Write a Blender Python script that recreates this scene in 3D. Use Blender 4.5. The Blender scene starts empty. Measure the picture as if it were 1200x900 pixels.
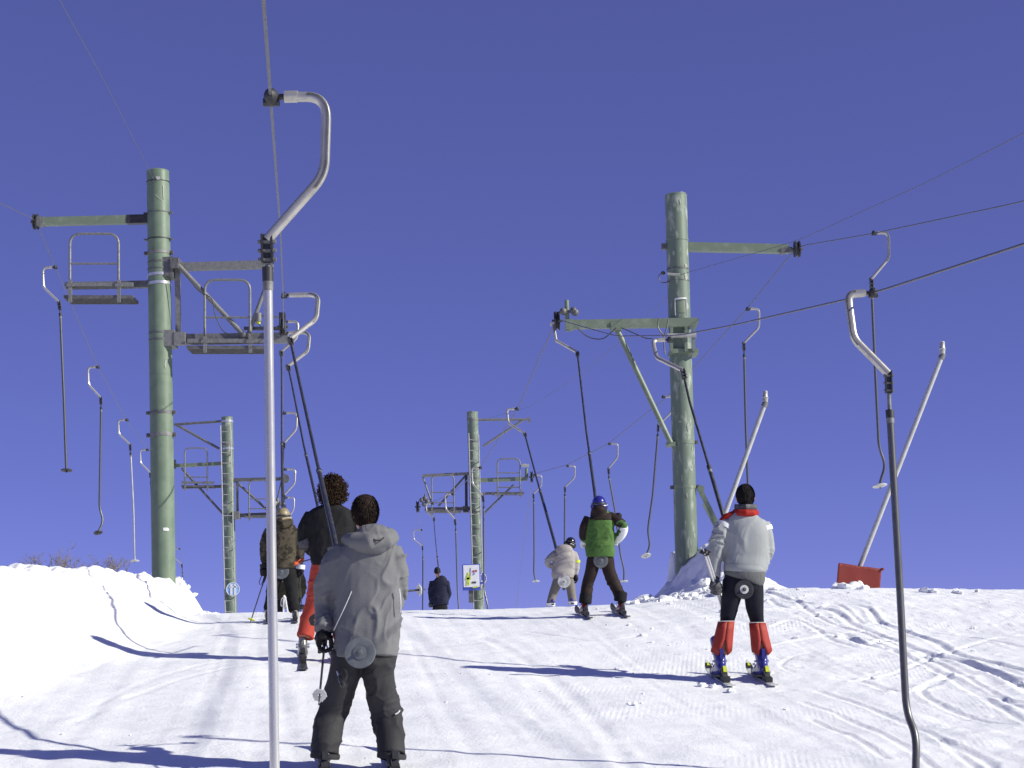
import bpy, math, random
import numpy as np
from mathutils import Vector, Matrix

random.seed(7)
SC = bpy.context.scene
COL = SC.collection
R = math.radians

# ------------------------------------------------------------------ camera, sky, sun, exposure
FPX = 2000.0                       # focal length in pixels of the 1200x900 photograph
PITCH, ROLL = R(9.4), R(1.6)
CAM = Vector((0, 0, 1.9))
F_ = Vector((0, math.cos(PITCH), math.sin(PITCH)))
U0 = Vector((0, -math.sin(PITCH), math.cos(PITCH)))
R0 = Vector((1, 0, 0))
RT = R0 * math.cos(ROLL) - U0 * math.sin(ROLL)
UP = R0 * math.sin(ROLL) + U0 * math.cos(ROLL)
cam = bpy.data.cameras.new('camera')
cam.lens = FPX / 1200 * 36
cam.sensor_width = 36
cam.clip_start = 0.1
cam.clip_end = 20000
camo = bpy.data.objects.new('camera', cam)
COL.objects.link(camo)
M = Matrix((RT, UP, -F_)).transposed().to_4x4()
M.translation = CAM
camo.matrix_world = M
SC.camera = camo

SUN_EL, SUN_AZ = R(30), R(106)     # azimuth clockwise from +Y
w = bpy.data.worlds.new('World')
SC.world = w
w.use_nodes = True
nt = w.node_tree
bg = nt.nodes['Background']
sky = nt.nodes.new('ShaderNodeTexSky')
sky.sky_type = 'NISHITA'
sky.sun_disc = False
sky.sun_elevation = SUN_EL
sky.sun_rotation = SUN_AZ
sky.altitude = 2300
sky.air_density = 0.5
sky.dust_density = 0.0
sky.ozone_density = 10.0
tint = nt.nodes.new('ShaderNodeMix')
tint.data_type = 'RGBA'
tint.blend_type = 'MULTIPLY'
tint.inputs[0].default_value = 1.0
tint.inputs[7].default_value = (1.96, 1.43, 2.60, 1)   # the camera's violet-leaning deep mountain blue, evenly over the whole sky
gam = nt.nodes.new('ShaderNodeGamma')
gam.inputs[1].default_value = 0.54
nt.links.new(sky.outputs[0], gam.inputs[0])
nt.links.new(gam.outputs[0], tint.inputs[6])
nt.links.new(tint.outputs[2], bg.inputs[0])
bg.inputs[1].default_value = 0.08
sl = bpy.data.lights.new('sun', 'SUN')
sl.energy = 5.0
sl.angle = R(0.8)
sl.color = (1.0, 0.98, 0.86)
so = bpy.data.objects.new('sun', sl)
COL.objects.link(so)
sdir = Vector((math.sin(SUN_AZ) * math.cos(SUN_EL), math.cos(SUN_AZ) * math.cos(SUN_EL), math.sin(SUN_EL)))
so.rotation_euler = sdir.to_track_quat('Z', 'Y').to_euler()
so.location = sdir * 60
vs = SC.view_settings
vs.view_transform = 'Standard'
vs.look = 'None'
vs.gamma = 1.0
vs.exposure = 0.25
vs.use_curve_mapping = False


def P(px, py, Y):
    """the point of the place that stands Y metres up the slope from the camera on that line of sight"""
    v = F_ + RT * ((px - 600) / FPX) + UP * ((450 - py) / FPX)
    return CAM + v * (Y / v.y)


def row_of(p):
    v = Vector(p) - CAM
    k = v.dot(F_)
    return 600 + FPX * v.dot(RT) / k, 450 - FPX * v.dot(UP) / k


# ------------------------------------------------------------------ noise (numpy)
_rng = np.random.default_rng(3)
_LAT = _rng.random((32, 32, 32))


def vnoise(p, seed=0):
    p = np.asarray(p, float) + seed * 7.31
    i = np.floor(p).astype(int)
    f = p - i
    f = f * f * f * (f * (f * 6 - 15) + 10)
    i0, i1 = i & 31, (i + 1) & 31
    x0, y0, z0 = i0[..., 0], i0[..., 1], i0[..., 2]
    x1, y1, z1 = i1[..., 0], i1[..., 1], i1[..., 2]
    fx, fy, fz = f[..., 0], f[..., 1], f[..., 2]
    L = _LAT
    a = L[x0, y0, z0] * (1 - fx) + L[x1, y0, z0] * fx
    b = L[x0, y1, z0] * (1 - fx) + L[x1, y1, z0] * fx
    c = L[x0, y0, z1] * (1 - fx) + L[x1, y0, z1] * fx
    d = L[x0, y1, z1] * (1 - fx) + L[x1, y1, z1] * fx
    return ((a * (1 - fy) + b * fy) * (1 - fz) + (c * (1 - fy) + d * fy) * fz) * 2 - 1


def fbm(p, oct=4, seed=0, gain=0.5):
    s, a, t = 0, 1, 0
    p = np.asarray(p, float)
    for k in range(oct):
        s = s + a * vnoise(p * (2 ** k), seed + k * 3)
        t += a
        a *= gain
    return s / t


# ------------------------------------------------------------------ materials
def mat(name, col, rough=0.6, metal=0.0, col2=None, nscale=8.0, nlo=0.4, nhi=0.65, bump=0.0, bscale=60.0,
        spec=0.5, sheen=0.0, stretch=(1, 1, 1), detail=5, rvar=0.0, coat=0.0):
    m = bpy.data.materials.new(name)
    m.use_nodes = True
    t = m.node_tree
    b = t.nodes['Principled BSDF']
    b.inputs['Base Color'].default_value = (*col, 1)
    b.inputs['Roughness'].default_value = rough
    b.inputs['Metallic'].default_value = metal
    b.inputs['Specular IOR Level'].default_value = spec
    b.inputs['Sheen Weight'].default_value = sheen
    b.inputs['Coat Weight'].default_value = coat
    tc = t.nodes.new('ShaderNodeTexCoord')
    mp = t.nodes.new('ShaderNodeMapping')
    mp.inputs['Scale'].default_value = stretch
    t.links.new(tc.outputs['Object'], mp.inputs[0])
    if col2 is not None or rvar:
        n = t.nodes.new('ShaderNodeTexNoise')
        n.inputs['Scale'].default_value = nscale
        n.inputs['Detail'].default_value = detail
        n.inputs['Roughness'].default_value = 0.6
        t.links.new(mp.outputs[0], n.inputs['Vector'])
        r = t.nodes.new('ShaderNodeMapRange')
        r.inputs[1].default_value = nlo
        r.inputs[2].default_value = nhi
        t.links.new(n.outputs[0], r.inputs[0])
        if col2 is not None:
            x = t.nodes.new('ShaderNodeMix')
            x.data_type = 'RGBA'
            x.inputs[6].default_value = (*col, 1)
            x.inputs[7].default_value = (*col2, 1)
            t.links.new(r.outputs[0], x.inputs[0])
            t.links.new(x.outputs[2], b.inputs['Base Color'])
        if rvar:
            rr = t.nodes.new('ShaderNodeMapRange')
            rr.inputs[3].default_value = rough
            rr.inputs[4].default_value = min(1, rough + rvar)
            t.links.new(r.outputs[0], rr.inputs[0])
            t.links.new(rr.outputs[0], b.inputs['Roughness'])
    if bump:
        n2 = t.nodes.new('ShaderNodeTexNoise')
        n2.inputs['Scale'].default_value = bscale
        n2.inputs['Detail'].default_value = 4
        t.links.new(mp.outputs[0], n2.inputs['Vector'])
        bp = t.nodes.new('ShaderNodeBump')
        bp.inputs['Strength'].default_value = bump
        bp.inputs['Distance'].default_value = 0.01
        t.links.new(n2.outputs[0], bp.inputs['Height'])
        t.links.new(bp.outputs[0], b.inputs['Normal'])
    return m


def snow_material():
    m = bpy.data.materials.new('snow')
    m.use_nodes = True
    t = m.node_tree
    b = t.nodes['Principled BSDF']
    b.inputs['Roughness'].default_value = 0.55
    b.inputs['Specular IOR Level'].default_value = 0.3
    tc = t.nodes.new('ShaderNodeTexCoord')
    # packed and loose snow differ a little in whiteness
    n0 = t.nodes.new('ShaderNodeTexNoise')
    n0.inputs['Scale'].default_value = 1.6
    n0.inputs['Detail'].default_value = 9
    n0.inputs['Roughness'].default_value = 0.62
    t.links.new(tc.outputs['Object'], n0.inputs['Vector'])
    cr = t.nodes.new('ShaderNodeValToRGB')
    cr.color_ramp.elements[0].position = 0.36
    cr.color_ramp.elements[0].color = (0.82, 0.83, 0.84, 1)
    cr.color_ramp.elements[1].position = 0.6
    cr.color_ramp.elements[1].color = (0.92, 0.925, 0.925, 1)
    t.links.new(n0.outputs[0], cr.inputs[0])
    t.links.new(cr.outputs[0], b.inputs['Base Color'])
    # grain and crust
    n1 = t.nodes.new('ShaderNodeTexNoise')
    n1.inputs['Scale'].default_value = 34
    n1.inputs['Detail'].default_value = 8
    n1.inputs['Roughness'].default_value = 0.72
    t.links.new(tc.outputs['Object'], n1.inputs['Vector'])
    # groomer ribs, running up the slope, in patches
    mp = t.nodes.new('ShaderNodeMapping')
    mp.inputs['Rotation'].default_value = (0, 0, R(7))
    t.links.new(tc.outputs['Object'], mp.inputs[0])
    wv = t.nodes.new('ShaderNodeTexWave')
    wv.bands_direction = 'X'
    wv.inputs['Scale'].default_value = 7.0
    wv.inputs['Distortion'].default_value = 1.2
    wv.inputs['Detail'].default_value = 2
    wv.inputs['Detail Scale'].default_value = 0.6
    t.links.new(mp.outputs[0], wv.inputs['Vector'])
    n2 = t.nodes.new('ShaderNodeTexNoise')
    n2.inputs['Scale'].default_value = 0.9
    n2.inputs['Detail'].default_value = 3
    t.links.new(tc.outputs['Object'], n2.inputs['Vector'])
    mr = t.nodes.new('ShaderNodeMapRange')
    mr.inputs[1].default_value = 0.5
    mr.inputs[2].default_value = 0.7
    t.links.new(n2.outputs[0], mr.inputs[0])
    mu = t.nodes.new('ShaderNodeMath')
    mu.operation = 'MULTIPLY'
    t.links.new(wv.outputs[1], mu.inputs[0])
    t.links.new(mr.outputs[0], mu.inputs[1])
    ml = t.nodes.new('ShaderNodeMath')
    ml.operation = 'MULTIPLY'
    ml.inputs[1].default_value = 0.14
    t.links.new(mu.outputs[0], ml.inputs[0])
    ad = t.nodes.new('ShaderNodeMath')
    t.links.new(ml.outputs[0], ad.inputs[0])
    t.links.new(n1.outputs[0], ad.inputs[1])
    bp = t.nodes.new('ShaderNodeBump')
    bp.inputs['Strength'].default_value = 0.55
    bp.inputs['Distance'].default_value = 0.02
    t.links.new(ad.outputs[0], bp.inputs['Height'])
    t.links.new(bp.outputs[0], b.inputs['Normal'])
    return m


MT = {}
MT['snow'] = snow_material()
MT['green'] = mat('green_paint', (0.122, 0.168, 0.112), 0.45, col2=(0.15, 0.20, 0.138), nscale=5, bump=0.05, bscale=30, rvar=0.2)
MT['green_worn'] = mat('worn_green_paint', (0.13, 0.172, 0.125), 0.5, col2=(0.30, 0.33, 0.27), nscale=5.5, nlo=0.53, nhi=0.65,
                       stretch=(1.6, 1.6, 0.6), detail=7, bump=0.06, bscale=25)
MT['green_beam'] = mat('green_beam_paint', (0.15, 0.19, 0.13), 0.5, col2=(0.23, 0.265, 0.195), nscale=6, nlo=0.5, nhi=0.75, detail=6)
MT['flake'] = mat('bare_primer', (0.24, 0.27, 0.21), 0.6, col2=(0.33, 0.35, 0.29), nscale=14)
MT['galv'] = mat('galvanised_steel', (0.20, 0.20, 0.19), 0.5, 0.15, col2=(0.135, 0.137, 0.133), nscale=22, rvar=0.15)
MT['galv_dark'] = mat('weathered_steel', (0.09, 0.09, 0.088), 0.55, 0.15, col2=(0.15, 0.15, 0.145), nscale=18)
MT['rung'] = mat('bright_ladder_steel', (0.42, 0.42, 0.39), 0.4, 0.15, col2=(0.32, 0.32, 0.30), nscale=12)
MT['bright'] = mat('bright_steel_band', (0.62, 0.63, 0.64), 0.3, 0.6, col2=(0.5, 0.5, 0.5), nscale=15)
MT['black'] = mat('black_rubber', (0.018, 0.018, 0.02), 0.5, col2=(0.035, 0.035, 0.037), nscale=20)
MT['rope'] = mat('steel_rope', (0.11, 0.11, 0.12), 0.45, 0.5, col2=(0.18, 0.18, 0.19), nscale=60)
MT['alu'] = mat('worn_aluminium', (0.50, 0.48, 0.43), 0.3, 0.6, col2=(0.33, 0.315, 0.27), nscale=14, nlo=0.45, nhi=0.75, rvar=0.2)
MT['tube_alu'] = mat('scuffed_light_tube', (0.55, 0.54, 0.51), 0.27, 0.6, col2=(0.42, 0.41, 0.39), nscale=18, stretch=(1, 1, 0.3), rvar=0.2, nlo=0.45, nhi=0.7)
MT['rod'] = mat('dark_steel_rod', (0.028, 0.029, 0.031), 0.4, 0.2, col2=(0.05, 0.05, 0.052), nscale=15, rvar=0.15)
MT['rod_steel'] = mat('grey_steel_rod', (0.13, 0.13, 0.13), 0.33, 0.5, col2=(0.09, 0.09, 0.09), nscale=15, rvar=0.15)
MT['disc_grey'] = mat('grey_plastic', (0.10, 0.112, 0.12), 0.42, col2=(0.14, 0.152, 0.157), nscale=12, rvar=0.2)
MT['disc_white'] = mat('pale_plastic', (0.55, 0.56, 0.54), 0.45, col2=(0.45, 0.45, 0.43), nscale=14)
MT['white'] = mat('white_plastic', (0.66, 0.66, 0.65), 0.4, col2=(0.58, 0.58, 0.57), nscale=10)
MT['lance'] = mat('white_lance_paint', (0.46, 0.46, 0.45), 0.4, col2=(0.38, 0.38, 0.37), nscale=9)
MT['red_pad'] = mat('red_tarpaulin', (0.20, 0.018, 0.009), 0.65, col2=(0.18, 0.016, 0.008), nscale=4, bump=0.06, bscale=10)
MT['skin'] = mat('skin', (0.46, 0.22, 0.15), 0.5, col2=(0.52, 0.25, 0.18), nscale=20)
MT['hair_dark'] = mat('dark_brown_hair', (0.020, 0.013, 0.010), 0.75, col2=(0.036, 0.024, 0.017), nscale=30, spec=0.15)
MT['hair_black'] = mat('greying_black_hair', (0.012, 0.010, 0.010), 0.75, col2=(0.026, 0.023, 0.022), nscale=40, spec=0.15)
MT['hair_curl'] = mat('curly_brown_hair', (0.016, 0.009, 0.005), 0.75, col2=(0.045, 0.024, 0.011), nscale=25, spec=0.15)
MT['eye'] = mat('eye', (0.05, 0.03, 0.02), 0.1)
MT['grey_jacket'] = mat('grey_softshell', (0.146, 0.148, 0.150), 0.75, col2=(0.164, 0.166, 0.168), nscale=5, bump=0.18, bscale=120, spec=0.15)
MT['grey_trouser'] = mat('charcoal_trousers', (0.034, 0.033, 0.035), 0.7, col2=(0.044, 0.043, 0.045), nscale=6, bump=0.2, bscale=110, spec=0.15)
MT['piping'] = mat('pale_piping', (0.62, 0.62, 0.62), 0.6, col2=(0.5, 0.5, 0.5), nscale=30)
MT['black_cloth'] = mat('black_fleece', (0.013, 0.013, 0.014), 0.85, col2=(0.02, 0.02, 0.021), nscale=12, bump=0.3, bscale=90, spec=0.15)
MT['black_glove'] = mat('black_glove_leather', (0.012, 0.012, 0.013), 0.55, col2=(0.022, 0.022, 0.023), nscale=25, bump=0.3, bscale=60, spec=0.15)
MT['grey_glove'] = mat('dark_grey_glove', (0.05, 0.05, 0.055), 0.6, col2=(0.11, 0.11, 0.12), nscale=22, bump=0.3, bscale=60, spec=0.15)
MT['red_trouser'] = mat('coral_red_trousers', (0.42, 0.062, 0.040), 0.7, col2=(0.36, 0.05, 0.033), nscale=6, bump=0.2, bscale=100, spec=0.15)
MT['pale_jacket'] = mat('pale_grey_nylon', (0.315, 0.33, 0.328), 0.65, col2=(0.28, 0.295, 0.29), nscale=5, bump=0.15, bscale=110, spec=0.15)
MT['white_cloth'] = mat('white_nylon', (0.80, 0.80, 0.80), 0.6, col2=(0.7, 0.7, 0.7), nscale=8, bump=0.1, bscale=90, spec=0.15)
MT['red_cloth'] = mat('red_nylon', (0.34, 0.022, 0.014), 0.6, col2=(0.28, 0.018, 0.012), nscale=8, bump=0.15, bscale=90, spec=0.15)
MT['gaiter'] = mat('red_gaiter', (0.33, 0.026, 0.013), 0.7, col2=(0.27, 0.021, 0.011), nscale=7, bump=0.15, bscale=70)
MT['knit'] = mat('grey_knit', (0.14, 0.145, 0.14), 0.9, col2=(0.11, 0.115, 0.11), nscale=40, bump=0.6, bscale=45, stretch=(3, 3, 0.4), spec=0.15)
MT['navy_tights'] = mat('dark_navy_tights', (0.008, 0.009, 0.016), 0.7, col2=(0.013, 0.014, 0.022), nscale=8, bump=0.1, bscale=80, spec=0.15)
MT['blue_boot'] = mat('blue_boot_plastic', (0.028, 0.029, 0.19), 0.28, col2=(0.038, 0.038, 0.24), nscale=6, coat=0.3)
MT['grey_boot'] = mat('grey_boot_plastic', (0.10, 0.10, 0.10), 0.3, col2=(0.28, 0.28, 0.27), nscale=9, nlo=0.5, nhi=0.55)
MT['black_boot'] = mat('black_boot_plastic', (0.02, 0.02, 0.022), 0.3, col2=(0.05, 0.05, 0.05), nscale=9)
MT['red_boot'] = mat('dark_red_boot_plastic', (0.03, 0.02, 0.02), 0.3, col2=(0.20, 0.02, 0.02), nscale=9, nlo=0.5, nhi=0.55)
MT['buckle'] = mat('buckle_metal', (0.6, 0.6, 0.6), 0.3, 0.7, col2=(0.4, 0.4, 0.4), nscale=20)
MT['yellow'] = mat('acid_yellow_plastic', (0.55, 0.60, 0.03), 0.4, col2=(0.48, 0.52, 0.03), nscale=10)
MT['ski_white'] = mat('white_ski_topsheet', (0.62, 0.63, 0.62), 0.25, col2=(0.42, 0.44, 0.42), nscale=5, coat=0.3)
MT['ski_dark'] = mat('dark_ski_topsheet', (0.03, 0.03, 0.035), 0.25, col2=(0.09, 0.09, 0.10), nscale=5, coat=0.3)
MT['camo'] = mat('camouflage_cloth', (0.075, 0.062, 0.042), 0.8, col2=(0.028, 0.024, 0.017), nscale=9, nlo=0.47, nhi=0.53, detail=3, bump=0.2, bscale=90, spec=0.15)
MT['olive'] = mat('olive_cloth', (0.06, 0.055, 0.028), 0.8, col2=(0.035, 0.033, 0.018), nscale=6, bump=0.2, bscale=90, spec=0.15)
MT['tan'] = mat('tan_helmet', (0.27, 0.215, 0.12), 0.45, col2=(0.23, 0.185, 0.10), nscale=8)
MT['orange'] = mat('orange_strap', (0.5, 0.075, 0.014), 0.5, col2=(0.6, 0.09, 0.02), nscale=12)
MT['green_cloth'] = mat('leaf_green_nylon', (0.072, 0.150, 0.038), 0.7, col2=(0.062, 0.130, 0.033), nscale=6, bump=0.18, bscale=90, spec=0.15)
MT['brown_cloth'] = mat('dark_brown_nylon', (0.022, 0.015, 0.013), 0.7, col2=(0.030, 0.020, 0.017), nscale=6, bump=0.2, bscale=90, spec=0.15)
MT['blue_helmet'] = mat('blue_helmet_shell', (0.018, 0.02, 0.19), 0.25, col2=(0.024, 0.025, 0.24), nscale=8, coat=0.4)
MT['black_helmet'] = mat('black_helmet_shell', (0.012, 0.012, 0.013), 0.18, col2=(0.03, 0.03, 0.03), nscale=8, coat=0.4)
MT['beige'] = mat('beige_snowsuit', (0.35, 0.325, 0.305), 0.75, col2=(0.30, 0.275, 0.26), nscale=6, bump=0.2, bscale=90, spec=0.15)
MT['beige_dark'] = mat('stone_grey_trousers', (0.20, 0.18, 0.155), 0.75, col2=(0.165, 0.148, 0.128), nscale=6, bump=0.2, bscale=90, spec=0.15)
MT['navy'] = mat('navy_anorak', (0.012, 0.014, 0.03), 0.75, col2=(0.02, 0.022, 0.042), nscale=6, bump=0.2, bscale=90, spec=0.15)
MT['sign_white'] = mat('sign_white', (0.78, 0.79, 0.78), 0.4, col2=(0.72, 0.73, 0.72), nscale=5)
MT['sign_blue'] = mat('sign_blue', (0.06, 0.09, 0.42), 0.4, col2=(0.08, 0.12, 0.48), nscale=5)
MT['sign_pale_blue'] = mat('sign_pale_blue', (0.22, 0.42, 0.72), 0.35, col2=(0.35, 0.55, 0.80), nscale=7)
MT['sign_lime'] = mat('sign_lime', (0.55, 0.66, 0.04), 0.4, col2=(0.5, 0.6, 0.04), nscale=8)
MT['sign_red'] = mat('sign_red', (0.40, 0.03, 0.05), 0.4, col2=(0.3, 0.03, 0.05), nscale=8)
MT['bark'] = mat('dry_twigs', (0.26, 0.225, 0.20), 0.8, col2=(0.17, 0.145, 0.125), nscale=30)
MT['pole_shaft'] = mat('ski_pole_shaft', (0.02, 0.02, 0.022), 0.35, col2=(0.05, 0.05, 0.05), nscale=15)
MT['pole_pale'] = mat('pale_ski_pole_shaft', (0.62, 0.62, 0.62), 0.3, 0.1, col2=(0.5, 0.5, 0.5), nscale=12)


# ------------------------------------------------------------------ mesh building
def V(p):
    return Vector(p)


def cat(pts, n=6):
    """Catmull-Rom through tuples of numbers (any length)"""
    a = np.array(pts, float)
    if len(a) < 3:
        return [a[0] + (a[1] - a[0]) * t for t in np.linspace(0, 1, n + 1)]
    b = np.vstack([2 * a[0] - a[1], a, 2 * a[-1] - a[-2]])
    out = []
    for i in range(1, len(b) - 2):
        for k in range(n):
            t = k / n
            out.append(0.5 * ((2 * b[i]) + (-b[i - 1] + b[i + 1]) * t + (2 * b[i - 1] - 5 * b[i] + 4 * b[i + 1] - b[i + 2]) * t * t
                              + (-b[i - 1] + 3 * b[i] - 3 * b[i + 1] + b[i + 2]) * t ** 3))
    out.append(a[-1])
    return out


def fillet(pts, r, n=6):
    """round the corners of a polyline"""
    pts = [V(p) for p in pts]
    out = [pts[0]]
    for i in range(1, len(pts) - 1):
        a, b, c = pts[i - 1], pts[i], pts[i + 1]
        rr = r[i - 1] if isinstance(r, (list, tuple)) else r
        d1, d2 = min(rr, (a - b).length * .48), min(rr, (c - b).length * .48)
        p, q = b + (a - b).normalized() * d1, b + (c - b).normalized() * d2
        for k in range(n + 1):
            t = k / n
            out.append(p * (1 - t) ** 2 + b * 2 * t * (1 - t) + q * t * t)
    out.append(pts[-1])
    return out


class MB:
    def __init__(self):
        self.v, self.f = [], []

    def add(self, vs, fs):
        o = len(self.v)
        self.v += [tuple(x) for x in vs]
        self.f += [tuple(i + o for i in f) for f in fs]
        return self

    def tube(self, pts, r, n=10, ref=None, caps=True, sq=None):
        """tube with round or elliptic rings; r: number, list of numbers, or list of (side, other)"""
        pts = [V(p) for p in pts]
        m = len(pts)
        vs, fs = [], []
        prev = None
        for i, p in enumerate(pts):
            t = (pts[min(i + 1, m - 1)] - pts[max(i - 1, 0)])
            if t.length < 1e-9:
                t = Vector((0, 0, 1))
            t.normalize()
            if ref is not None:
                s = V(ref)
                s = (s - t * s.dot(t))
            elif prev is None:
                s = Vector((1, 0, 0)) if abs(t.x) < .8 else Vector((0, 1, 0))
                s = s - t * s.dot(t)
            else:
                s = prev - t * prev.dot(t)
            s.normalize()
            prev = s
            o = t.cross(s)
            rr = r[i] if isinstance(r, (list, tuple)) else r
            ra, rb = rr if isinstance(rr, (list, tuple)) else (rr, rr)
            for k in range(n):
                a = 2 * math.pi * (k + .5) / n
                ca, sa = math.cos(a), math.sin(a)
                if sq:
                    ca = math.copysign(abs(ca) ** sq, ca)
                    sa = math.copysign(abs(sa) ** sq, sa)
                vs.append(p + s * (ra * ca) + o * (rb * sa))
        for i in range(m - 1):
            for k in range(n):
                a, b = i * n + k, i * n + (k + 1) % n
                fs.append((a, b, b + n, a + n))
        if caps:
            fs.append(tuple(range(n))[::-1])
            fs.append(tuple((m - 1) * n + k for k in range(n)))
        return self.add(vs, fs)

    def cyl(self, a, b, r, r2=None, n=14):
        return self.tube([a, b], [r, r if r2 is None else r2], n)

    def beam(self, a, b, w, h, up=(0, 0, 1), bev=0.0):
        """box beam from a to b, h tall along up, w deep"""
        a, b = V(a), V(b)
        t = (b - a).normalized()
        u = V(up)
        u = (u - t * u.dot(t)).normalized()
        s = t.cross(u)
        w, h = w / 2, h / 2
        vs = []
        if bev <= 0:
            for p in (a, b):
                for x, y in ((-1, -1), (1, -1), (1, 1), (-1, 1)):
                    vs.append(p + s * (x * w) + u * (y * h))
            k = 4
        else:
            for p in (a, b):
                for x, y in ((-1, -1), (1, -1), (1, 1), (-1, 1)):
                    for q in ((1, 0), (0, 1)) if x * y > 0 else ((0, 1), (1, 0)):
                        vs.append(p + s * (x * (w - bev * q[1])) + u * (y * (h - bev * q[0])))
            k = 8
            vs = vs
        fs = [(i, (i + 1) % k, (i + 1) % k + k, i + k) for i in range(k)]
        fs += [tuple(range(k))[::-1], tuple(range(k, 2 * k))]
        return self.add(vs, fs)

    def box(self, c, sx, sy, sz, rot=None):
        c = V(c)
        vs = []
        for z in (-1, 1):
            for x, y in ((-1, -1), (1, -1), (1, 1), (-1, 1)):
                v = Vector((x * sx / 2, y * sy / 2, z * sz / 2))
                if rot is not None:
                    v = rot @ v
                vs.append(c + v)
        return self.add(vs, [(3, 2, 1, 0), (4, 5, 6, 7), (0, 1, 5, 4), (1, 2, 6, 5), (2, 3, 7, 6), (3, 0, 4, 7)])

    def ball(self, c, rx, ry=None, rz=None, n=14, m=9, rot=None):
        ry = rx if ry is None else ry
        rz = rx if rz is None else rz
        c = V(c)
        vs, fs = [], []
        for i in range(m + 1):
            ph = math.pi * i / m
            for k in range(n):
                a = 2 * math.pi * k / n
                v = Vector((rx * math.sin(ph) * math.cos(a), ry * math.sin(ph) * math.sin(a), rz * math.cos(ph)))
                if rot is not None:
                    v = rot @ v
                vs.append(c + v)
        for i in range(m):
            for k in range(n):
                a, b = i * n + k, i * n + (k + 1) % n
                fs.append((a, a + n, b + n, b))
        return self.add(vs, fs)

    def lathe(self, c, axis, prof, n=24):
        """prof: list of (radius, offset along axis)"""
        c, ax = V(c), V(axis).normalized()
        s = ax.orthogonal().normalized()
        o = ax.cross(s)
        vs, fs = [], []
        for r, h in prof:
            for k in range(n):
                a = 2 * math.pi * k / n
                vs.append(c + ax * h + s * (r * math.cos(a)) + o * (r * math.sin(a)))
        for i in range(len(prof) - 1):
            for k in range(n):
                a, b = i * n + k, i * n + (k + 1) % n
                fs.append((a, b, b + n, a + n))
        fs.append(tuple(range(n))[::-1])
        fs.append(tuple((len(prof) - 1) * n + k for k in range(n)))
        return self.add(vs, fs)

    def ring(self, c, axis, r, th, h, n=28):
        """flat band round a pole"""
        return self.lathe_open(c, axis, [(r, -h / 2), (r + th, -h / 2), (r + th, h / 2), (r, h / 2)], n)

    def lathe_open(self, c, axis, prof, n=24):
        c, ax = V(c), V(axis).normalized()
        s = ax.orthogonal().normalized()
        o = ax.cross(s)
        vs, fs = [], []
        m = len(prof)
        for r, h in prof:
            for k in range(n):
                a = 2 * math.pi * k / n
                vs.append(c + ax * h + s * (r * math.cos(a)) + o * (r * math.sin(a)))
        for i in range(m):
            j = (i + 1) % m
            for k in range(n):
                fs.append((i * n + k, i * n + (k + 1) % n, j * n + (k + 1) % n, j * n + k))
        return self.add(vs, fs)

    def build(self, name, material, parent=None, smooth=True, angle=40):
        return link_mesh(name, self.mesh(name), material, parent, smooth, angle)

    def mesh(self, name):
        me = bpy.data.meshes.new(name)
        me.from_pydata(self.v, [], self.f)
        me.update()
        return me


def root_of(o):
    while o.parent is not None:
        o = o.parent
    return o


def link_mesh(name, me, material, parent=None, smooth=True, angle=40):
    ob = bpy.data.objects.new(name, me)
    if isinstance(material, str):
        material = MT[material]
    if not me.materials:
        me.materials.append(material)
    COL.objects.link(ob)
    if smooth:
        me.polygons.foreach_set('use_smooth', [True] * len(me.polygons))
        me.set_sharp_from_angle(angle=R(angle))
    if parent is not None:
        off = root_of(parent).location
        me.transform(Matrix.Translation(-off))
        ob.parent = parent
    me.update()
    return ob


def thing(name, label, category, loc, group=None):
    o = bpy.data.objects.new(name, None)
    o.empty_display_size = 0.2
    COL.objects.link(o)
    o.location = loc
    o['label'] = label
    o['category'] = category
    if group:
        o['group'] = group
    return o


def remesh(mb, voxel, smooth=4, name='part'):
    """one continuous surface out of overlapping shapes"""
    me = mb.mesh('tmp')
    ob = bpy.data.objects.new('tmp', me)
    COL.objects.link(ob)
    md = ob.modifiers.new('r', 'REMESH')
    md.mode = 'VOXEL'
    md.voxel_size = voxel
    if smooth:
        ms = ob.modifiers.new('s', 'SMOOTH')
        ms.iterations = smooth
        ms.factor = 0.5
    dg = bpy.context.evaluated_depsgraph_get()
    out = bpy.data.meshes.new_from_object(ob.evaluated_get(dg))
    out.name = name
    bpy.data.objects.remove(ob)
    bpy.data.meshes.remove(me)
    return out


def get_co(me):
    a = np.empty(len(me.vertices) * 3)
    me.vertices.foreach_get('co', a)
    return a.reshape(-1, 3)


def get_no(me):
    a = np.empty(len(me.vertices) * 3)
    me.vertex_normals.foreach_get('vector', a)
    return a.reshape(-1, 3)


def displace(me, amt):
    c = get_co(me) + get_no(me) * np.asarray(amt)[:, None]
    me.vertices.foreach_set('co', c.ravel())
    me.update()


def _folds(q, seed):
    """sharp-crested folds"""
    wq = q + .35 * np.stack([vnoise(q * .7, seed + 11), vnoise(q * .7, seed + 12), vnoise(q * .7, seed + 13)], 1)
    a = np.clip(1 - np.abs(vnoise(wq, seed)) * 2.2, 0, 1) ** 1.6
    b = np.clip(1 - np.abs(vnoise(wq * 1.9 + 5, seed + 2)) * 2.2, 0, 1) ** 1.6
    g = np.clip(vnoise(q * .55, seed + 5) * 1.1 + .55, 0, 1.2)
    return a * g + .45 * b * g - .25


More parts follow.
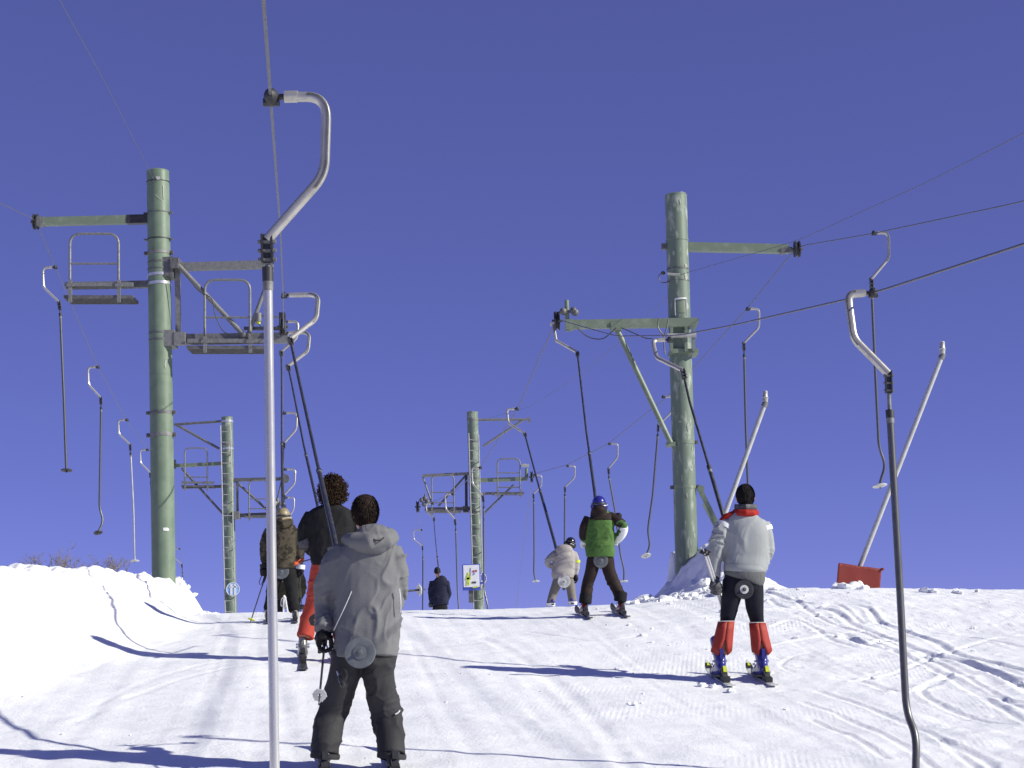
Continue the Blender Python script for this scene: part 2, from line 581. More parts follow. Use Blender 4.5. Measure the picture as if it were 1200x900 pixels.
def crease(me, amp=0.008, fxy=5.0, fz=13.0, seed=0, diag=0.6, body=None):
    """cloth folds: across the limbs; on the trunk (cx, half width) longer and slanting"""
    c = get_co(me)
    q = np.stack([c[:, 0] * fxy + c[:, 2] * diag * 2, c[:, 1] * fxy, c[:, 2] * fz - c[:, 0] * diag * fxy], 1)
    dsp = _folds(q, seed)
    if body is not None:
        cx, hw = body
        w_ = sstep(hw * .72, hw * .92, np.abs(c[:, 0] - cx))
        q2 = np.stack([c[:, 0] * 7 - c[:, 2] * 3.0, c[:, 1] * 5, c[:, 2] * 4.2 + c[:, 0] * 2.6], 1)
        dsp = dsp * w_ + (1 - w_) * .75 * _folds(q2, seed + 20)
    displace(me, amp * dsp)



# ------------------------------------------------------------------ the snow slope
CTRL = [  # (column, row, metres away) of places where the photograph shows the snow surface
    (480, 903, 11.2), (100, 903, 11.2), (1150, 905, 11.2), (800, 903, 11.2),
    (865, 797, 15.9), (355, 776, 17.0), (1120, 800, 15.6), (600, 793, 16.0), (120, 775, 17.0),
    (332, 730, 20.8), (705, 723, 20.8), (520, 728, 20.8), (960, 725, 19.8), (1150, 738, 19.0),
    (600, 713, 24.0), (450, 717, 24.0), (270, 720, 25.0), (740, 709, 24.0), (380, 718, 24.5),
    (930, 690, 23.5), (1060, 692, 23.0), (1190, 697, 22.5),
]
CT = [tuple(P(*c)) for c in CTRL]
CT += [(x, 6.0, 0.64) for x in (-6, 0, 6)] + [(x, 0, 0) for x in (-8, 0, 8)] + [(x, -12, -1.2) for x in (-10, 0, 10)]
CT += [(-3, 29, 2.55), (1, 29, 2.6), (6, 29, 2.82), (12, 27, 2.7), (-8, 30, 2.6), (-12, 18, 1.9), (12, 16, 2.1), (-10, 24, 2.4),
       (-4, 40, 2.7), (4, 40, 2.7), (12, 40, 2.7), (-12, 40, 2.65), (0, 55, 2.6), (-15, 55, 2.6), (15, 55, 2.6)]
CT = np.array(CT)


def _tps_fit(c, lam=0.02):
    n = len(c)
    d = np.hypot(c[:, None, 0] - c[None, :, 0], c[:, None, 1] - c[None, :, 1])
    K = np.where(d > 0, d * d * np.log(np.maximum(d, 1e-9)), 0) + np.eye(n) * lam
    Pm = np.column_stack([np.ones(n), c[:, :2]])
    A = np.block([[K, Pm], [Pm.T, np.zeros((3, 3))]])
    return np.linalg.solve(A, np.concatenate([c[:, 2], np.zeros(3)]))


TW = _tps_fit(CT)


def sstep(a, b, x):
    t = np.clip((x - a) / (b - a), 0, 1)
    return t * t * (3 - 2 * t)


def base_z(x, y):
    x, y = np.asarray(x, float), np.asarray(y, float)
    xc, yc = np.clip(x, -16, 16), np.clip(y, -12, 56)
    z = TW[-3] + TW[-2] * xc + TW[-1] * yc
    for i in range(len(CT)):
        d2 = (xc - CT[i, 0]) ** 2 + (yc - CT[i, 1]) ** 2
        z = z + TW[i] * 0.5 * d2 * np.log(np.maximum(d2, 1e-12))
    return z - 0.06 * np.maximum(y - 56, 0) + 0.1 * np.minimum(y + 12, 0)


def bank_z(x, y):
    """the ridge of ploughed snow on the left, the heap at the right tower"""
    x, y = np.asarray(x, float), np.asarray(y, float)
    q = np.stack([x, y, x * 0], -1)
    wob = 0.22 * vnoise(q * 0.8, 3) + 0.10 * vnoise(q * 2.3, 4)
    toe = -3.75 - 0.35 * sstep(18, 13, y) - .75 * sstep(20.5, 25, y) + wob
    crest = np.interp(y, [14, 18, 21, 24, 25.5], [-6.2, -5.65, -5.35, -5.12, -5.05]) + wob * .6
    hgt = np.interp(y, [9, 13, 16, 18, 20, 22, 24, 26], [.15, .5, .75, .80, .79, .72, .56, .50])
    t = np.clip((toe - x) / np.maximum(toe - crest, .2), 0, 1)
    prof = t ** 1.9 * (1.7 - .7 * t)
    end = sstep(26.6 + wob, 25.6 + wob, y)
    lump = 0.15 * fbm(q * 1.9, 4, 9) + 0.07 * np.abs(fbm(q * 5, 4, 12)) - .02
    h = hgt * prof * end
    z = h + lump * sstep(.25, .9, t) * end
    # ploughed heap at the foot of the right tower: a short ridge, steep towards the left
    ax, ay, bx, by = 2.80, 26.3, 3.15, 24.3
    ux, uy = bx - ax, by - ay
    L = math.hypot(ux, uy)
    ux, uy = ux / L, uy / L
    al = (x - ax) * ux + (y - ay) * uy
    sd = (x - ax) * uy - (y - ay) * ux
    sd = sd + .14 * vnoise(q * 1.5, 21) + .07 * vnoise(q * 4.5, 22) + .03 * vnoise(q * 11, 26)
    pl = np.where(sd > 0, np.interp(sd, [0, .12, .55, .8, 1.25], [1, .97, .33, .16, 0]), np.interp(-sd, [0, .25, .6], [1, .5, 0]))
    ht = np.interp(al, [-1.2, -.3, .8, 1.8, L, L + .5], [0, .75, .83, .75, .5, 0])
    hp3 = .8 * sstep(.6, .1, np.hypot((x - 2.42) / .32, (y - 26.3) / .6) + .12 * vnoise(q * 4, 25))
    hp2 = .12 * sstep(.5, .1, np.hypot((x - 1.85) / .5, (y - 25) / .6) + .2 * vnoise(q * 5, 27))
    hz = np.maximum(np.maximum(ht * pl, hp3), hp2)
    z = z + hz + (.10 * fbm(q * 4.2, 4, 24) + .05 * np.abs(fbm(q * 9, 3, 28))) * sstep(.03, .25, hz)
    return z


def fine_z(x, y):
    q = np.stack([x, y, x * 0], -1)
    loose = sstep(1.2, 3.6, x - (y - 16) * -.10)              # untracked, lumpy snow to the right of the lift track
    z = .030 * fbm(q * .55, 3, 30)
    z = z + (.010 + .004 * loose) * fbm(q * 3.2, 4, 33) * (1 + 0 * x)
    z = z + .007 * loose * np.clip(fbm(q * 9.0, 3, 36) - .2, 0, 1) * 3
    z = z + .003 * fbm(q * np.array([7., 22., 1.]), 3, 38)
    # long shallow ruts left by skis on the lift track, running up the slope
    u = x + .125 * (y - 11)
    z = z + .004 * vnoise(np.stack([u * 6, y * .12, x * 0], -1), 40) + 0.0022 * vnoise(np.stack([u * 16, y * .25, x * 0], -1), 41)
    return z


def ground_hit(px, py):
    for d in np.arange(8.5, 27, .02):
        p = P(px, py, d)
        if base_z(p.x, p.y) >= p.z:
            return p
    return None


TRACKS = [  # ski tracks as seen in the loose snow: (columns, rows), half width, depth
    ([(895, 695), (940, 706), (985, 708), (1015, 712), (1030, 728), (1060, 738), (1095, 752), (1120, 768), (1160, 777), (1210, 790)], 0.043, 0.024),
    ([(900, 715), (940, 712), (975, 716), (1000, 732), (1025, 742), (1055, 755), (1100, 772), (1140, 780), (1210, 806)], 0.043, 0.022),
    ([(900, 702), (920, 712), (955, 712), (980, 709), (1000, 722), (1010, 730)], 0.030, 0.014),
    ([(1080, 768), (1120, 775), (1150, 786), (1180, 796), (1210, 812)], 0.056, 0.022),
    ([(1105, 790), (1140, 806), (1165, 818), (1210, 826)], 0.039, 0.015),
    ([(960, 742), (990, 748), (1015, 756), (1040, 752)], 0.052, 0.022),
    ([(990, 745), (1010, 755), (1035, 762)], 0.035, 0.018),
    ([(905, 770), (950, 776), (1000, 775), (1030, 772)], 0.026, 0.009),
    ([(1100, 868), (1120, 876), (1150, 890), (1170, 905)], 0.035, 0.014),
    ([(950, 842), (985, 858), (1010, 872), (1040, 892)], 0.026, 0.010),
    ([(560, 745), (600, 765), (650, 800), (700, 850), (740, 905)], 0.060, 0.006),
    ([(300, 760), (320, 800), (335, 850), (345, 905)], 0.072, 0.006),
    ([(110, 830), (170, 800), (240, 780), (300, 770)], 0.048, 0.004),
    ([(80, 850), (150, 818), (240, 790), (310, 778)], 0.042, 0.004),
    ([(20, 800), (90, 790), (160, 765), (210, 750)], 0.048, 0.004),
    ([(930, 790), (915, 780), (930, 770), (955, 765)], 0.022, 0.009),
    ([(1010, 800), (1060, 812), (1100, 800), (1112, 792)], 0.035, 0.014),
    ([(620, 740), (700, 752), (760, 745), (830, 750)], 0.030, 0.007),
    ([(1000, 800), (1050, 790), (1100, 770), (1160, 750), (1210, 742)], 0.030, 0.012),
    ([(900, 760), (960, 748), (1040, 738), (1110, 742), (1210, 760)], 0.028, 0.011),
    ([(920, 735), (970, 740), (1010, 750), (1060, 770), (1120, 800), (1210, 850)], 0.030, 0.014),
    ([(935, 730), (985, 736), (1025, 748), (1075, 768), (1135, 797), (1215, 840)], 0.030, 0.013),
    ([(960, 810), (1020, 830), (1090, 862), (1150, 905)], 0.030, 0.010),
    ([(940, 822), (1000, 845), (1065, 880), (1100, 905)], 0.028, 0.009),
    ([(1210, 850), (1160, 845), (1110, 830), (1080, 812), (1095, 798), (1140, 792)], 0.032, 0.013),
    ([(930, 700), (950, 718), (985, 735), (1020, 742)], 0.03, 0.013),
    ([(905, 735), (930, 728), (950, 735), (975, 752), (1000, 760)], 0.03, 0.013),
]


def track_z(x, y):
    z = np.zeros_like(x)
    for pts, hw, dep in TRACKS:
        ps = []
        for c, r in pts:
            p = ground_hit(c, r)
            if p is not None:
                ps.append((p.x, p.y))
        if len(ps) < 2:
            continue
        ps = np.array(cat(ps, 5))
        m = (x > ps[:, 0].min() - .6) & (x < ps[:, 0].max() + .6) & (y > ps[:, 1].min() - .6) & (y < ps[:, 1].max() + .6)
        xx, yy = x[m], y[m]
        best = np.full(xx.shape, 9.)
        sgn = np.zeros_like(best)
        for (ax, ay), (bx, by) in zip(ps[:-1], ps[1:]):
            ux, uy = bx - ax, by - ay
            L = ux * ux + uy * uy + 1e-12
            t = np.clip(((xx - ax) * ux + (yy - ay) * uy) / L, 0, 1)
            dx, dy = xx - ax - t * ux, yy - ay - t * uy
            d = np.hypot(dx, dy)
            k = d < best
            best[k] = d[k]
            sgn[k] = np.sign(ux * dy - uy * dx)[k]
        nz = vnoise(np.stack([xx * 4, yy * 4, xx * 0], -1), 60)
        b = best * (1 + .3 * nz)
        g = -dep * np.exp(-(b / hw) ** 2) + dep * .75 * np.exp(-((b - hw * 1.9) / (hw * .8)) ** 2) * (.6 + .5 * nz)
        z[m] += g * np.where(sgn > 0, 1, .8)
    return z


def ground_full(x, y):
    return base_z(x, y) + bank_z(x, y)


def G(x, y):
    a = np.array([[x]], float)
    b = np.array([[y]], float)
    return float((ground_full(a, b) + fine_z(a, b))[0, 0])


def build_ground():
    xs = np.concatenate([-np.geomspace(4000, 9, 30), np.arange(-8.4, 8.5, .024), np.geomspace(9, 4000, 30)])
    ys = np.concatenate([-np.geomspace(3000, 3, 20), np.linspace(0, 8.5, 35), np.arange(9, 14, .032), np.arange(14, 24.5, .034),
                         np.arange(24.5, 28, .05), np.arange(28, 60, .6), np.geomspace(61, 6000, 30)])
    X, Y = np.meshgrid(xs, ys)
    Z = ground_full(X, Y)
    near = (np.abs(X) < 60) & (Y > -20) & (Y < 70)
    Z = np.where(near, Z + fine_z(X, Y), Z)
    Z += track_z(X, Y)
    Z -= 0.05 * np.maximum(np.abs(X) - 40, 0)
    nx, ny = len(xs), len(ys)
    me = bpy.data.meshes.new('snow_slope')
    me.vertices.add(nx * ny)
    me.vertices.foreach_set('co', np.stack([X, Y, Z], -1).ravel())
    i = np.arange(ny - 1)[:, None] * nx + np.arange(nx - 1)[None, :]
    q = np.stack([i, i + 1, i + nx + 1, i + nx], -1).reshape(-1)
    nf = (nx - 1) * (ny - 1)
    me.loops.add(nf * 4)
    me.loops.foreach_set('vertex_index', q.astype(np.int32))
    me.polygons.add(nf)
    me.polygons.foreach_set('loop_start', (np.arange(nf) * 4).astype(np.int32))
    me.polygons.foreach_set('use_smooth', np.ones(nf, bool))
    me.update(calc_edges=True)
    me.materials.append(MT['snow'])
    ob = bpy.data.objects.new('snow_slope', me)
    COL.objects.link(ob)
    ob['kind'] = 'structure'
    ob['label'] = 'groomed and tracked white snow of the ski slope'
    return X, Y, Z


GX, GY, GZ = build_ground()


def on_snow(px, d, lift=0.0):
    """the place on the snow d metres away in that column"""
    x = P(px, 700, d).x
    for _ in range(3):
        z = G(x, d)
        c, r = row_of((x, d, z))
        x += (px - c) * d / FPX
    return Vector((x, d, G(x, d) + lift))


# ------------------------------------------------------------------ lift towers
def add_pulley(root, c, r=0.11, wdt=0.07, ax=(1, 0, 0), name='pulley'):
    p = MB().lathe(c, ax, [(r * .5, -wdt / 2), (r, -wdt / 2), (r, -wdt * .28), (r * .8, -wdt * .1), (r * .8, wdt * .1), (r, wdt * .28), (r, wdt / 2), (r * .5, wdt / 2)], 26)
    o = p.build(name, 'black', root)
    MB().lathe(c, ax, [(.022, -wdt / 2 - .045), (.022, wdt / 2 + .045)], 10).build('axle', 'galv_dark', o)
    MB().lathe(c, ax, [(r * .42, -wdt / 2 - .006), (r * .42, wdt / 2 + .006)], 16).build('hub', 'galv_dark', o)
    return o


def add_band(root, base, top, px, py, d, r, h=.05, m='galv_dark', bolts=True, th=.008):
    """clamp band round the pole at photo row py"""
    ax = (top - base).normalized()
    t = 0
    for _ in range(4):
        c = base + ax * t
        rr = row_of(c)[1]
        t += (rr - py) * d / FPX
    c = base + ax * t
    o = MB().ring(c, ax, r - .002, th + .002, h).build('clamp_band', m, root)
    if bolts:
        for sx in (-1, 1):
            b = MB().box(c + Vector((sx * (r + .028), -.02, 0)), .045, .05, h * 1.1)
            b.cyl(c + Vector((sx * (r + .03), -.06, 0)), c + Vector((sx * (r + .03), .03, 0)), .011, n=8)
            b.build('bolt_lug', 'galv_dark', o, smooth=False)
    return c


def pole_of(root, base, top, r, m, seam=True):
    p = MB().tube([base - Vector((0, 0, .6)), base, top], [r * 1.03, r * 1.02, r], 36)
    o = p.build('pole', m, root)
    ax = (top - base).normalized()
    MB().lathe(top, ax, [(r * 1.004, -.02), (r * 1.012, .0), (r * .9, .012)], 36).build('pole_cap', m, o)
    return o


def platform(root, pts, d, m='galv', deep=.42):
    """work platform hung on a cross beam: guard rail, grate, brackets. pts: left, right, rail top, mid rows, floor, grate bottom"""
    l, r, top, mids, floor, bot, gl, gr = pts
    k = d / FPX
    dd = d - .12
    rr = max(.019, .85 * k)
    rail = fillet([P(l, floor + 2, dd), P(l, top, dd), P(r, top, dd), P(r, floor + 2, dd)], .17, 6)
    o = MB().tube(rail, rr, 8, ref=(0, 1, 0)).build('guard_rail', m, root)
    for my in mids:
        MB().cyl(P(l, my, dd), P(r, my, dd), rr * .8, n=8).build('mid_rail', m, o)
    gb = MB()
    n = 7
    for i in range(n):
        y = dd - .02 + deep * (i / (n - 1) - .12)
        a, b = P(gl, bot - 2, dd), P(gr, bot - 2, dd)
        gb.beam(a + Vector((0, y - dd, 0)), b + Vector((0, y - dd, 0)), .012, .05)
    for i in range(26):
        t = i / 25
        a = P(gl + (gr - gl) * t, bot - 3, dd)
        gb.beam(a + Vector((0, -.06, 0)), a + Vector((0, deep * .88, 0)), .010, .02)
    gb.build('floor_grate', 'galv_dark', root, smooth=False)
    MB().beam(P(gl, floor + 2.5, dd - .05), P(gr, floor + 2.5, dd - .05), .045, .06).build('toe_board', m, root, smooth=False)
    for x in (l, r):
        b = MB().beam(P(x + .3, floor - 3, dd - .08), P(x + .3, bot + 3, dd - .08), .03, .05, up=(1, 0, 0))
        b.beam(P(x - 4, floor + 3, dd - .089), P(x + 4, floor + 3, dd - .089), .02, .05)
        b.build('bracket', m, root, smooth=False)


def ladder(root, a_top, a_bot, b_top, b_bot, n, d):
    """ladder stood off the pole, towards the viewer"""
    o = Vector((0, -.24, 0))
    A0, A1, B0, B1 = (P(*q, d) + o for q in (a_top, a_bot, b_top, b_bot))
    lad = MB().cyl(A0, A1, .017, n=8).build('ladder_stile', 'rung', root)
    MB().cyl(B0, B1, .017, n=8).build('ladder_stile', 'rung', root)
    for i in range(n):
        t = (i + .6) / n
        MB().cyl(A0.lerp(A1, t), B0.lerp(B1, t), .012, n=6).build('rung', 'rung', lad)
    for t in (.15, .4, .65, .9):
        p = A0.lerp(A1, t)
        q = B0.lerp(B1, t)
        st = MB()
        for c in (p, q):
            st.beam(c, c + Vector((0, .22, 0)), .02, .02)
        st.build('standoff', 'galv_dark', lad, smooth=False)


def beam_px(root, name, a, b, d, h, m, dep=None, da=0, db=0):
    k = d / FPX
    return MB().beam(P(a[0], a[1], d + da), P(b[0], b[1], d + db), (dep or h) * k, h * k, up=(0, 0, 1) if abs(a[0] - b[0]) > abs(a[1] - b[1]) * .2 else (1, 0, 0)).build(name, m, root, smooth=False)


def bar_px(root, name, a, b, d, wpx, m, da=0, db=0):
    k = d / FPX
    return MB().cyl(P(a[0], a[1], d + da), P(b[0], b[1], d + db), wpx * k / 2, n=10).build(name, m, root)


def cable_px(root, name, pts, d, r=.008, m='black', dd=-.2):
    q = cat([tuple(P(x, y, d + dd)) for x, y in pts], 5)
    return MB().tube(q, r, 6).build(name, m, root)


def pole_patch(T, base, top, r, d, outline, m, name='bare_patch'):
    """flat patch of scraped or repainted surface that follows the pole"""
    n = 10
    vs, fs = [], []
    for i, (xl, xr, y) in enumerate(outline):
        for k in range(n + 1):
            p = P(xl + (xr - xl) * k / n, y, d)
            axp = base.lerp(top, (p.z - base.z) / (top.z - base.z))
            dx = max(-r * .97, min(r * .97, p.x - axp.x))
            rr_ = r * 1.02 + .004
            vs.append(Vector((axp.x + dx, axp.y - math.sqrt(rr_ * rr_ - dx * dx), p.z)))
    for i in range(len(outline) - 1):
        for k in range(n):
            q = i * (n + 1) + k
            fs.append((q, q + n + 1, q + n + 2, q + 1))
    return MB().add(vs, fs).build(name, m, T)


def tower_near_left():
    d = 25.0
    base, top = P(192, 690, d), P(185, 201, d)
    base.z = G(base.x, base.y) - .02
    T = thing('lift_tower', 'thick pale green lift tower on the left snow bank, steel work platforms either side', 'lift tower', base, 'drag lift towers')
    r = .168
    pole_of(T, base, top, r, 'green')
    for py, h, m, bl in ((214, .012, 'black', 0), (250, .016, 'galv_dark', 1), (281, .016, 'black', 1), (297, .045, 'galv', 1), (308, .02, 'galv_dark', 0), (316, .02, 'galv_dark', 0),
                         (323, .042, 'bright', 0), (333, .042, 'bright', 0), (391, .022, 'galv_dark', 0), (399, .022, 'galv_dark', 0), (484, .045, 'galv_dark', 1), (510, .055, 'galv', 1)):
        add_band(T, base, top, 188, py, d, r, h, m, bool(bl))
    for py in (440, 560):
        add_band(T, base, top, 0, py, d, r * 1.01, .012, 'green', False, .003)
    beam_px(T, 'cross_arm', (46, 260), (172, 257), d, 10, 'green_beam', 8)
    beam_px(T, 'dark_arm_end', (149, 257.6), (176, 257), d, 10.6, 'black', 9)  # darker stretch of the cross arm next to the pole
    beam_px(T, 'end_plate', (44, 260), (52, 260), d, 11.4, 'galv', 9.4)
    add_pulley(T, P(42, 260, d), .12, .06)
    # left platform
    beam_px(T, 'platform_beam', (139, 334), (180, 333), d, 8, 'galv_dark')
    platform(T, (82, 139, 274, [309], 331, 351, 76, 156), d)
    beam_px(T, 'platform_rail_beam', (78, 335), (141, 334), d, 8, 'galv', 7, -.10, -.10)
    # right truss
    beam_px(T, 'truss_top_chord', (206, 313), (320, 310), d, 9.5, 'galv', 8)
    beam_px(T, 'truss_bottom_chord', (203, 398), (338, 396), d, 12, 'galv', 9)
    beam_px(T, 'truss_post', (208, 317), (209, 392), d, 6, 'galv', 5)
    bar_px(T, 'truss_diagonal', (209, 311), (285, 392), d, 6, 'galv', -.08, -.08)
    bar_px(T, 'truss_diagonal', (319, 316), (291, 392), d, 5, 'galv', -.08, -.08)
    b = MB().box(P(197, 315, d), .2, .30, .30)
    b.box(P(207, 311, d), .12, .36, .16)
    b.build('truss_bracket', 'galv_dark', T, smooth=False)
    b = MB().box(P(211, 397, d - .1), .16, .12, .19)
    b.box(P(200, 398, d), .16, .30, .24)
    b.build('truss_bracket', 'galv', T, smooth=False)
    platform(T, (240, 293, 328, [372], 397, 410, 220, 314), d)
    for c in ((285, 393), (291, 393)):
        MB().ball(P(c[0], c[1], d - .14), .05, .03, .05).build('gusset', 'galv_dark', T)
    beam_px(T, 'pulley_arm', (286, 385), (330, 385), d, 4, 'galv_dark')
    add_pulley(T, P(331.5, 383, d), .155, .075)
    MB().box(P(331, 371, d), .085, .16, .10).build('rope_guard', 'black', T, smooth=False)
    sn = MB().cyl(P(303, 367, d - .1), P(303, 377, d - .1), .045, n=12).build('sensor', 'galv', T)
    MB().cyl(P(303, 377, d - .1), P(303, 380, d - .1), .03, n=10).build('sensor_tip', 'yellow', sn)
    beam_px(T, 'sensor_arm', (306, 370), (326, 372), d, 2, 'galv_dark', None, -.1, -.1)
    cable_px(T, 'loose_cable', [(215, 318), (232, 340), (248, 350), (252, 368), (260, 386), (268, 392)], d)
    cable_px(T, 'loose_cable', [(303, 379), (308, 384), (314, 381), (311, 376)], d)
    pole_patch(T, base, top, r, d, [(194.5, 199, 619.3), (193.6, 200.5, 621), (194.5, 200, 623)], 'white')
    for o_ in ([(185, 186, 232), (188.5, 189.5, 236), (192, 192.6, 239)], [(193, 194.4, 220), (193.6, 194.6, 236)], [(184, 185, 470), (190, 190.6, 471)], [(196, 197.5, 424), (195, 196.8, 429), (196, 197, 433)]):
        pole_patch(T, base, top, r, d, o_, 'flake', 'scratch')
    pole_patch(T, base, top, r, d, [(185.5, 190, 210.5), (186, 190.5, 214.5)], 'rung', 'wire_clamp')
    return T


def tower_far(d, x0, label, spec, m='green_worn'):
    base, top = P(spec['base'][0], spec['base'][1], d), P(spec['top'][0], spec['top'][1], d)
    base.z = G(base.x, base.y) - .05
    T = thing('lift_tower', label, 'lift tower', base, 'drag lift towers')
    pole_of(T, base, top, .165, m)
    for py, h, mm in spec['bands']:
        add_band(T, base, top, 0, py, d, .165, h, mm, False, .012)
    return T, base, top


def tower_far_left():
    d = 50.0
    T, base, top = tower_far(d, 0, 'thin green lift tower with ladder behind the snow bank, left of the camouflage jacket',
                             dict(base=(272, 735), top=(266, 489), bands=[(494, .06, 'bright'), (521, .05, 'galv'), (526, .05, 'bright'), (562, .05, 'galv'), (570, .05, 'galv'), (603, .05, 'galv')]))
    ladder(T, (260, 500), (265.5, 722), (271.5, 500), (277.5, 722), 18, d)
    bar_px(T, 'cross_arm', (204, 497.5), (264, 493.5), d, 3, 'galv_dark')
    bar_px(T, 'arm_strut', (207, 498), (257, 526), d, 3, 'galv_dark')
    beam_px(T, 'cross_arm', (204, 546), (264, 543), d, 4.2, 'green_beam')
    beam_px(T, 'platform_beam', (214, 571), (264, 570), d, 3.4, 'galv_dark')
    bar_px(T, 'arm_strut', (213, 549), (262, 603), d, 2.8, 'galv_dark')
    platform(T, (216.5, 243, 525, [559], 563, 572, 213, 251), d)
    add_pulley(T, P(204, 544, d), .14, .08)
    beam_px(T, 'truss_top_chord', (274, 562.5), (337, 561), d, 4, 'galv_dark')
    beam_px(T, 'truss_bottom_chord', (274, 604.5), (332, 602), d, 4.4, 'galv_dark')
    beam_px(T, 'truss_post', (278, 565), (278.5, 603), d, 2.6, 'galv_dark')
    bar_px(T, 'truss_diagonal', (275, 563), (318, 602), d, 3, 'galv_dark')
    bar_px(T, 'truss_diagonal', (330, 564), (321, 602), d, 2, 'galv_dark')
    MB().box(P(277, 604, d - .05), .2, .3, .22).build('truss_bracket', 'galv', T, smooth=False)
    platform(T, (292, 318, 563, [584.5, 596], 603, 607, 287, 326), d)
    add_pulley(T, P(333, 598, d), .16, .09)
    b = MB().cyl(P(325, 584, d), P(326, 602, d), .05, n=10)
    b.ball(P(322, 590, d - .1), .09).ball(P(329, 590, d - .1), .07)
    b.build('roller_bracket', 'galv', T)
    MB().lathe(P(334, 561, d - .05), (0, 1, 0), [(.05, -.04), (.13, -.04), (.13, .04), (.05, .04)], 20).build('chord_end_ring', 'galv_dark', T)
    return T


def tower_near_right():
    d = 26.0
    base, top = P(806, 690, d), P(792, 229, d)
    base.z = G(base.x, base.y) - .1
    T = thing('lift_tower', 'weathered green lift tower with flaking paint behind the man in the pale jacket', 'lift tower', base, 'drag lift towers')
    r = .171
    pole_of(T, base, top, r, 'green_worn')
    for py, h, m, bl in ((282, .022, 'green_beam', 0), (316, .02, 'galv_dark', 0), (330, .014, 'galv_dark', 0), (519, .05, 'green_beam', 1), (571, .05, 'green_beam', 1)):
        add_band(T, base, top, 795, py, d, r, h, m, bool(bl))
    MB().tube(cat([tuple(top + Vector((.02, -.1, .01))), tuple(top + Vector((.09, -.06, .03))), tuple(top + Vector((.15, 0, .025)))], 4), .015, 6).build('torn_cap_edge', 'galv_dark', T)
    beam_px(T, 'cross_arm', (806, 289.5), (924, 292), d, 10.5, 'green_beam', 9)
    beam_px(T, 'arm_stub', (775, 289), (786, 289), d, 7, 'galv_dark')
    beam_px(T, 'end_plate', (914, 295), (928, 293), d, 6, 'galv_dark', 11)
    add_pulley(T, P(934, 292, d), .13, .085)
    # lower arm towards the left
    beam_px(T, 'cross_arm', (670, 380.5), (816, 378), d, 10.5, 'green_beam', 8, -.2, -.2)
    for py in (379, 414):
        beam_px(T, 'saddle_plate', (784, py), (817, py), d, 5, 'green_beam', 34)
    for px in (787, 804, 813):
        beam_px(T, 'saddle_stiffener', (px, 381), (px, 412), d, 3.4, 'green_beam', 3, -.23, -.23)
    MB().cyl(P(782, 393.5, d - .26), P(816, 393, d - .26), .035, n=10).build('cable_sleeve', 'rung', T)
    bar_px(T, 'arm_strut', (722, 384), (786, 519), d, 6.5, 'green_beam', -.2, -.15)
    b = MB().box(P(722, 383, d - .2), .17, .14, .13)
    b.build('strut_bracket', 'green_beam', T, smooth=False)
    MB().box(P(786, 521, d - .1), .14, .12, .07).build('strut_bracket', 'green_beam', T, smooth=False)
    # roller head
    MB().cyl(P(664, 352, d - .2), P(665, 388, d - .2), .035, n=12).build('roller_post', 'green_beam', T)
    b = MB()
    for c in ((660, 365), (672, 364), (674, 366)):
        b.ball(P(c[0], c[1], d - .25), .055, .05, .06)
    b.beam(P(655, 366, d - .2), P(676, 365, d - .2), .03, .03)
    b.build('roller_sensor', 'galv_dark', T)
    add_pulley(T, P(653, 376, d), .15, .075)
    MB().box(P(652, 370, d), .08, .14, .09).build('rope_guard', 'black', T, smooth=False)
    MB().box(P(667, 381, d - .2), .12, .16, .16).build('arm_head', 'green_beam', T, smooth=False)
    cable_px(T, 'loose_cable', [(676, 384), (690, 395), (706, 397), (718, 388), (722, 384)], d, .009, 'black', -.35)
    cable_px(T, 'loose_cable', [(728, 384), (742, 390), (756, 396), (765, 397)], d, .008, 'black', -.35)
    cable_px(T, 'loose_cable', [(772, 373), (771, 383), (777, 392), (784, 395)], d, .012, 'galv_dark', -.36)
    cable_px(T, 'loose_cable', [(783, 374), (781, 386), (778, 396), (779, 415)], d, .012, 'galv_dark', -.36)
    cable_px(T, 'loose_cable', [(778, 318), (772, 324), (776, 331), (785, 330)], d, .008, 'black', -.2)
    MB().ball(P(777, 320, d), .035, .05, .03).build('wire_clip', 'black', T)
    MB().cyl(P(782, 321, d - .19), P(797, 322, d - .21), .02, n=8).build('turnbuckle', 'rung', T)
    # pale stencilled frame on the pole
    fr = MB()
    for a, c in (((790, 353), (803, 352)), ((790, 353), (790.5, 372)), ((803, 352), (804, 371))):
        p1, p2 = P(a[0], a[1], d), P(c[0], c[1], d)
        nseg = 6
        ps = []
        for i in range(nseg + 1):
            p = p1.lerp(p2, i / nseg)
            axp = base.lerp(top, (p.z - base.z) / (top.z - base.z))
            dx = p.x - axp.x
            ps.append(Vector((p.x, axp.y - math.sqrt(max(r * r - dx * dx, 1e-4)) - .004, p.z)))
        fr.tube(ps, .018 if abs(p1.z - p2.z) < .1 else .010, 4)
    fr.build('stencil_frame', 'piping', T)
    pole_patch(T, base, top, r, d, [(791.5, 802, 356), (792, 802.5, 369)], 'green_beam', 'plate_trace')
    rn = random.Random(5)
    for i in range(26):
        y_ = rn.uniform(235, 655)
        xc = 792 + (y_ - 229) / 437 * 14 + rn.uniform(-7, 9)
        h_ = rn.uniform(3, 13)
        w_ = rn.uniform(.7, 2.2)
        pole_patch(T, base, top, r, d, [(xc - w_ * .3, xc + w_ * .2, y_), (xc - w_, xc + w_ * .7, y_ + h_ * .3), (xc - w_ * .6, xc + w_, y_ + h_ * .65), (xc - w_ * .1, xc + w_ * .3, y_ + h_)], 'flake', 'flaked_paint')
    # short stay with two flanges
    st = MB().beam(P(820, 573, d), P(842, 618, d), .05, .07, up=(1, 0, 0))
    st.build('stay_bar', 'green_beam', T, smooth=False)
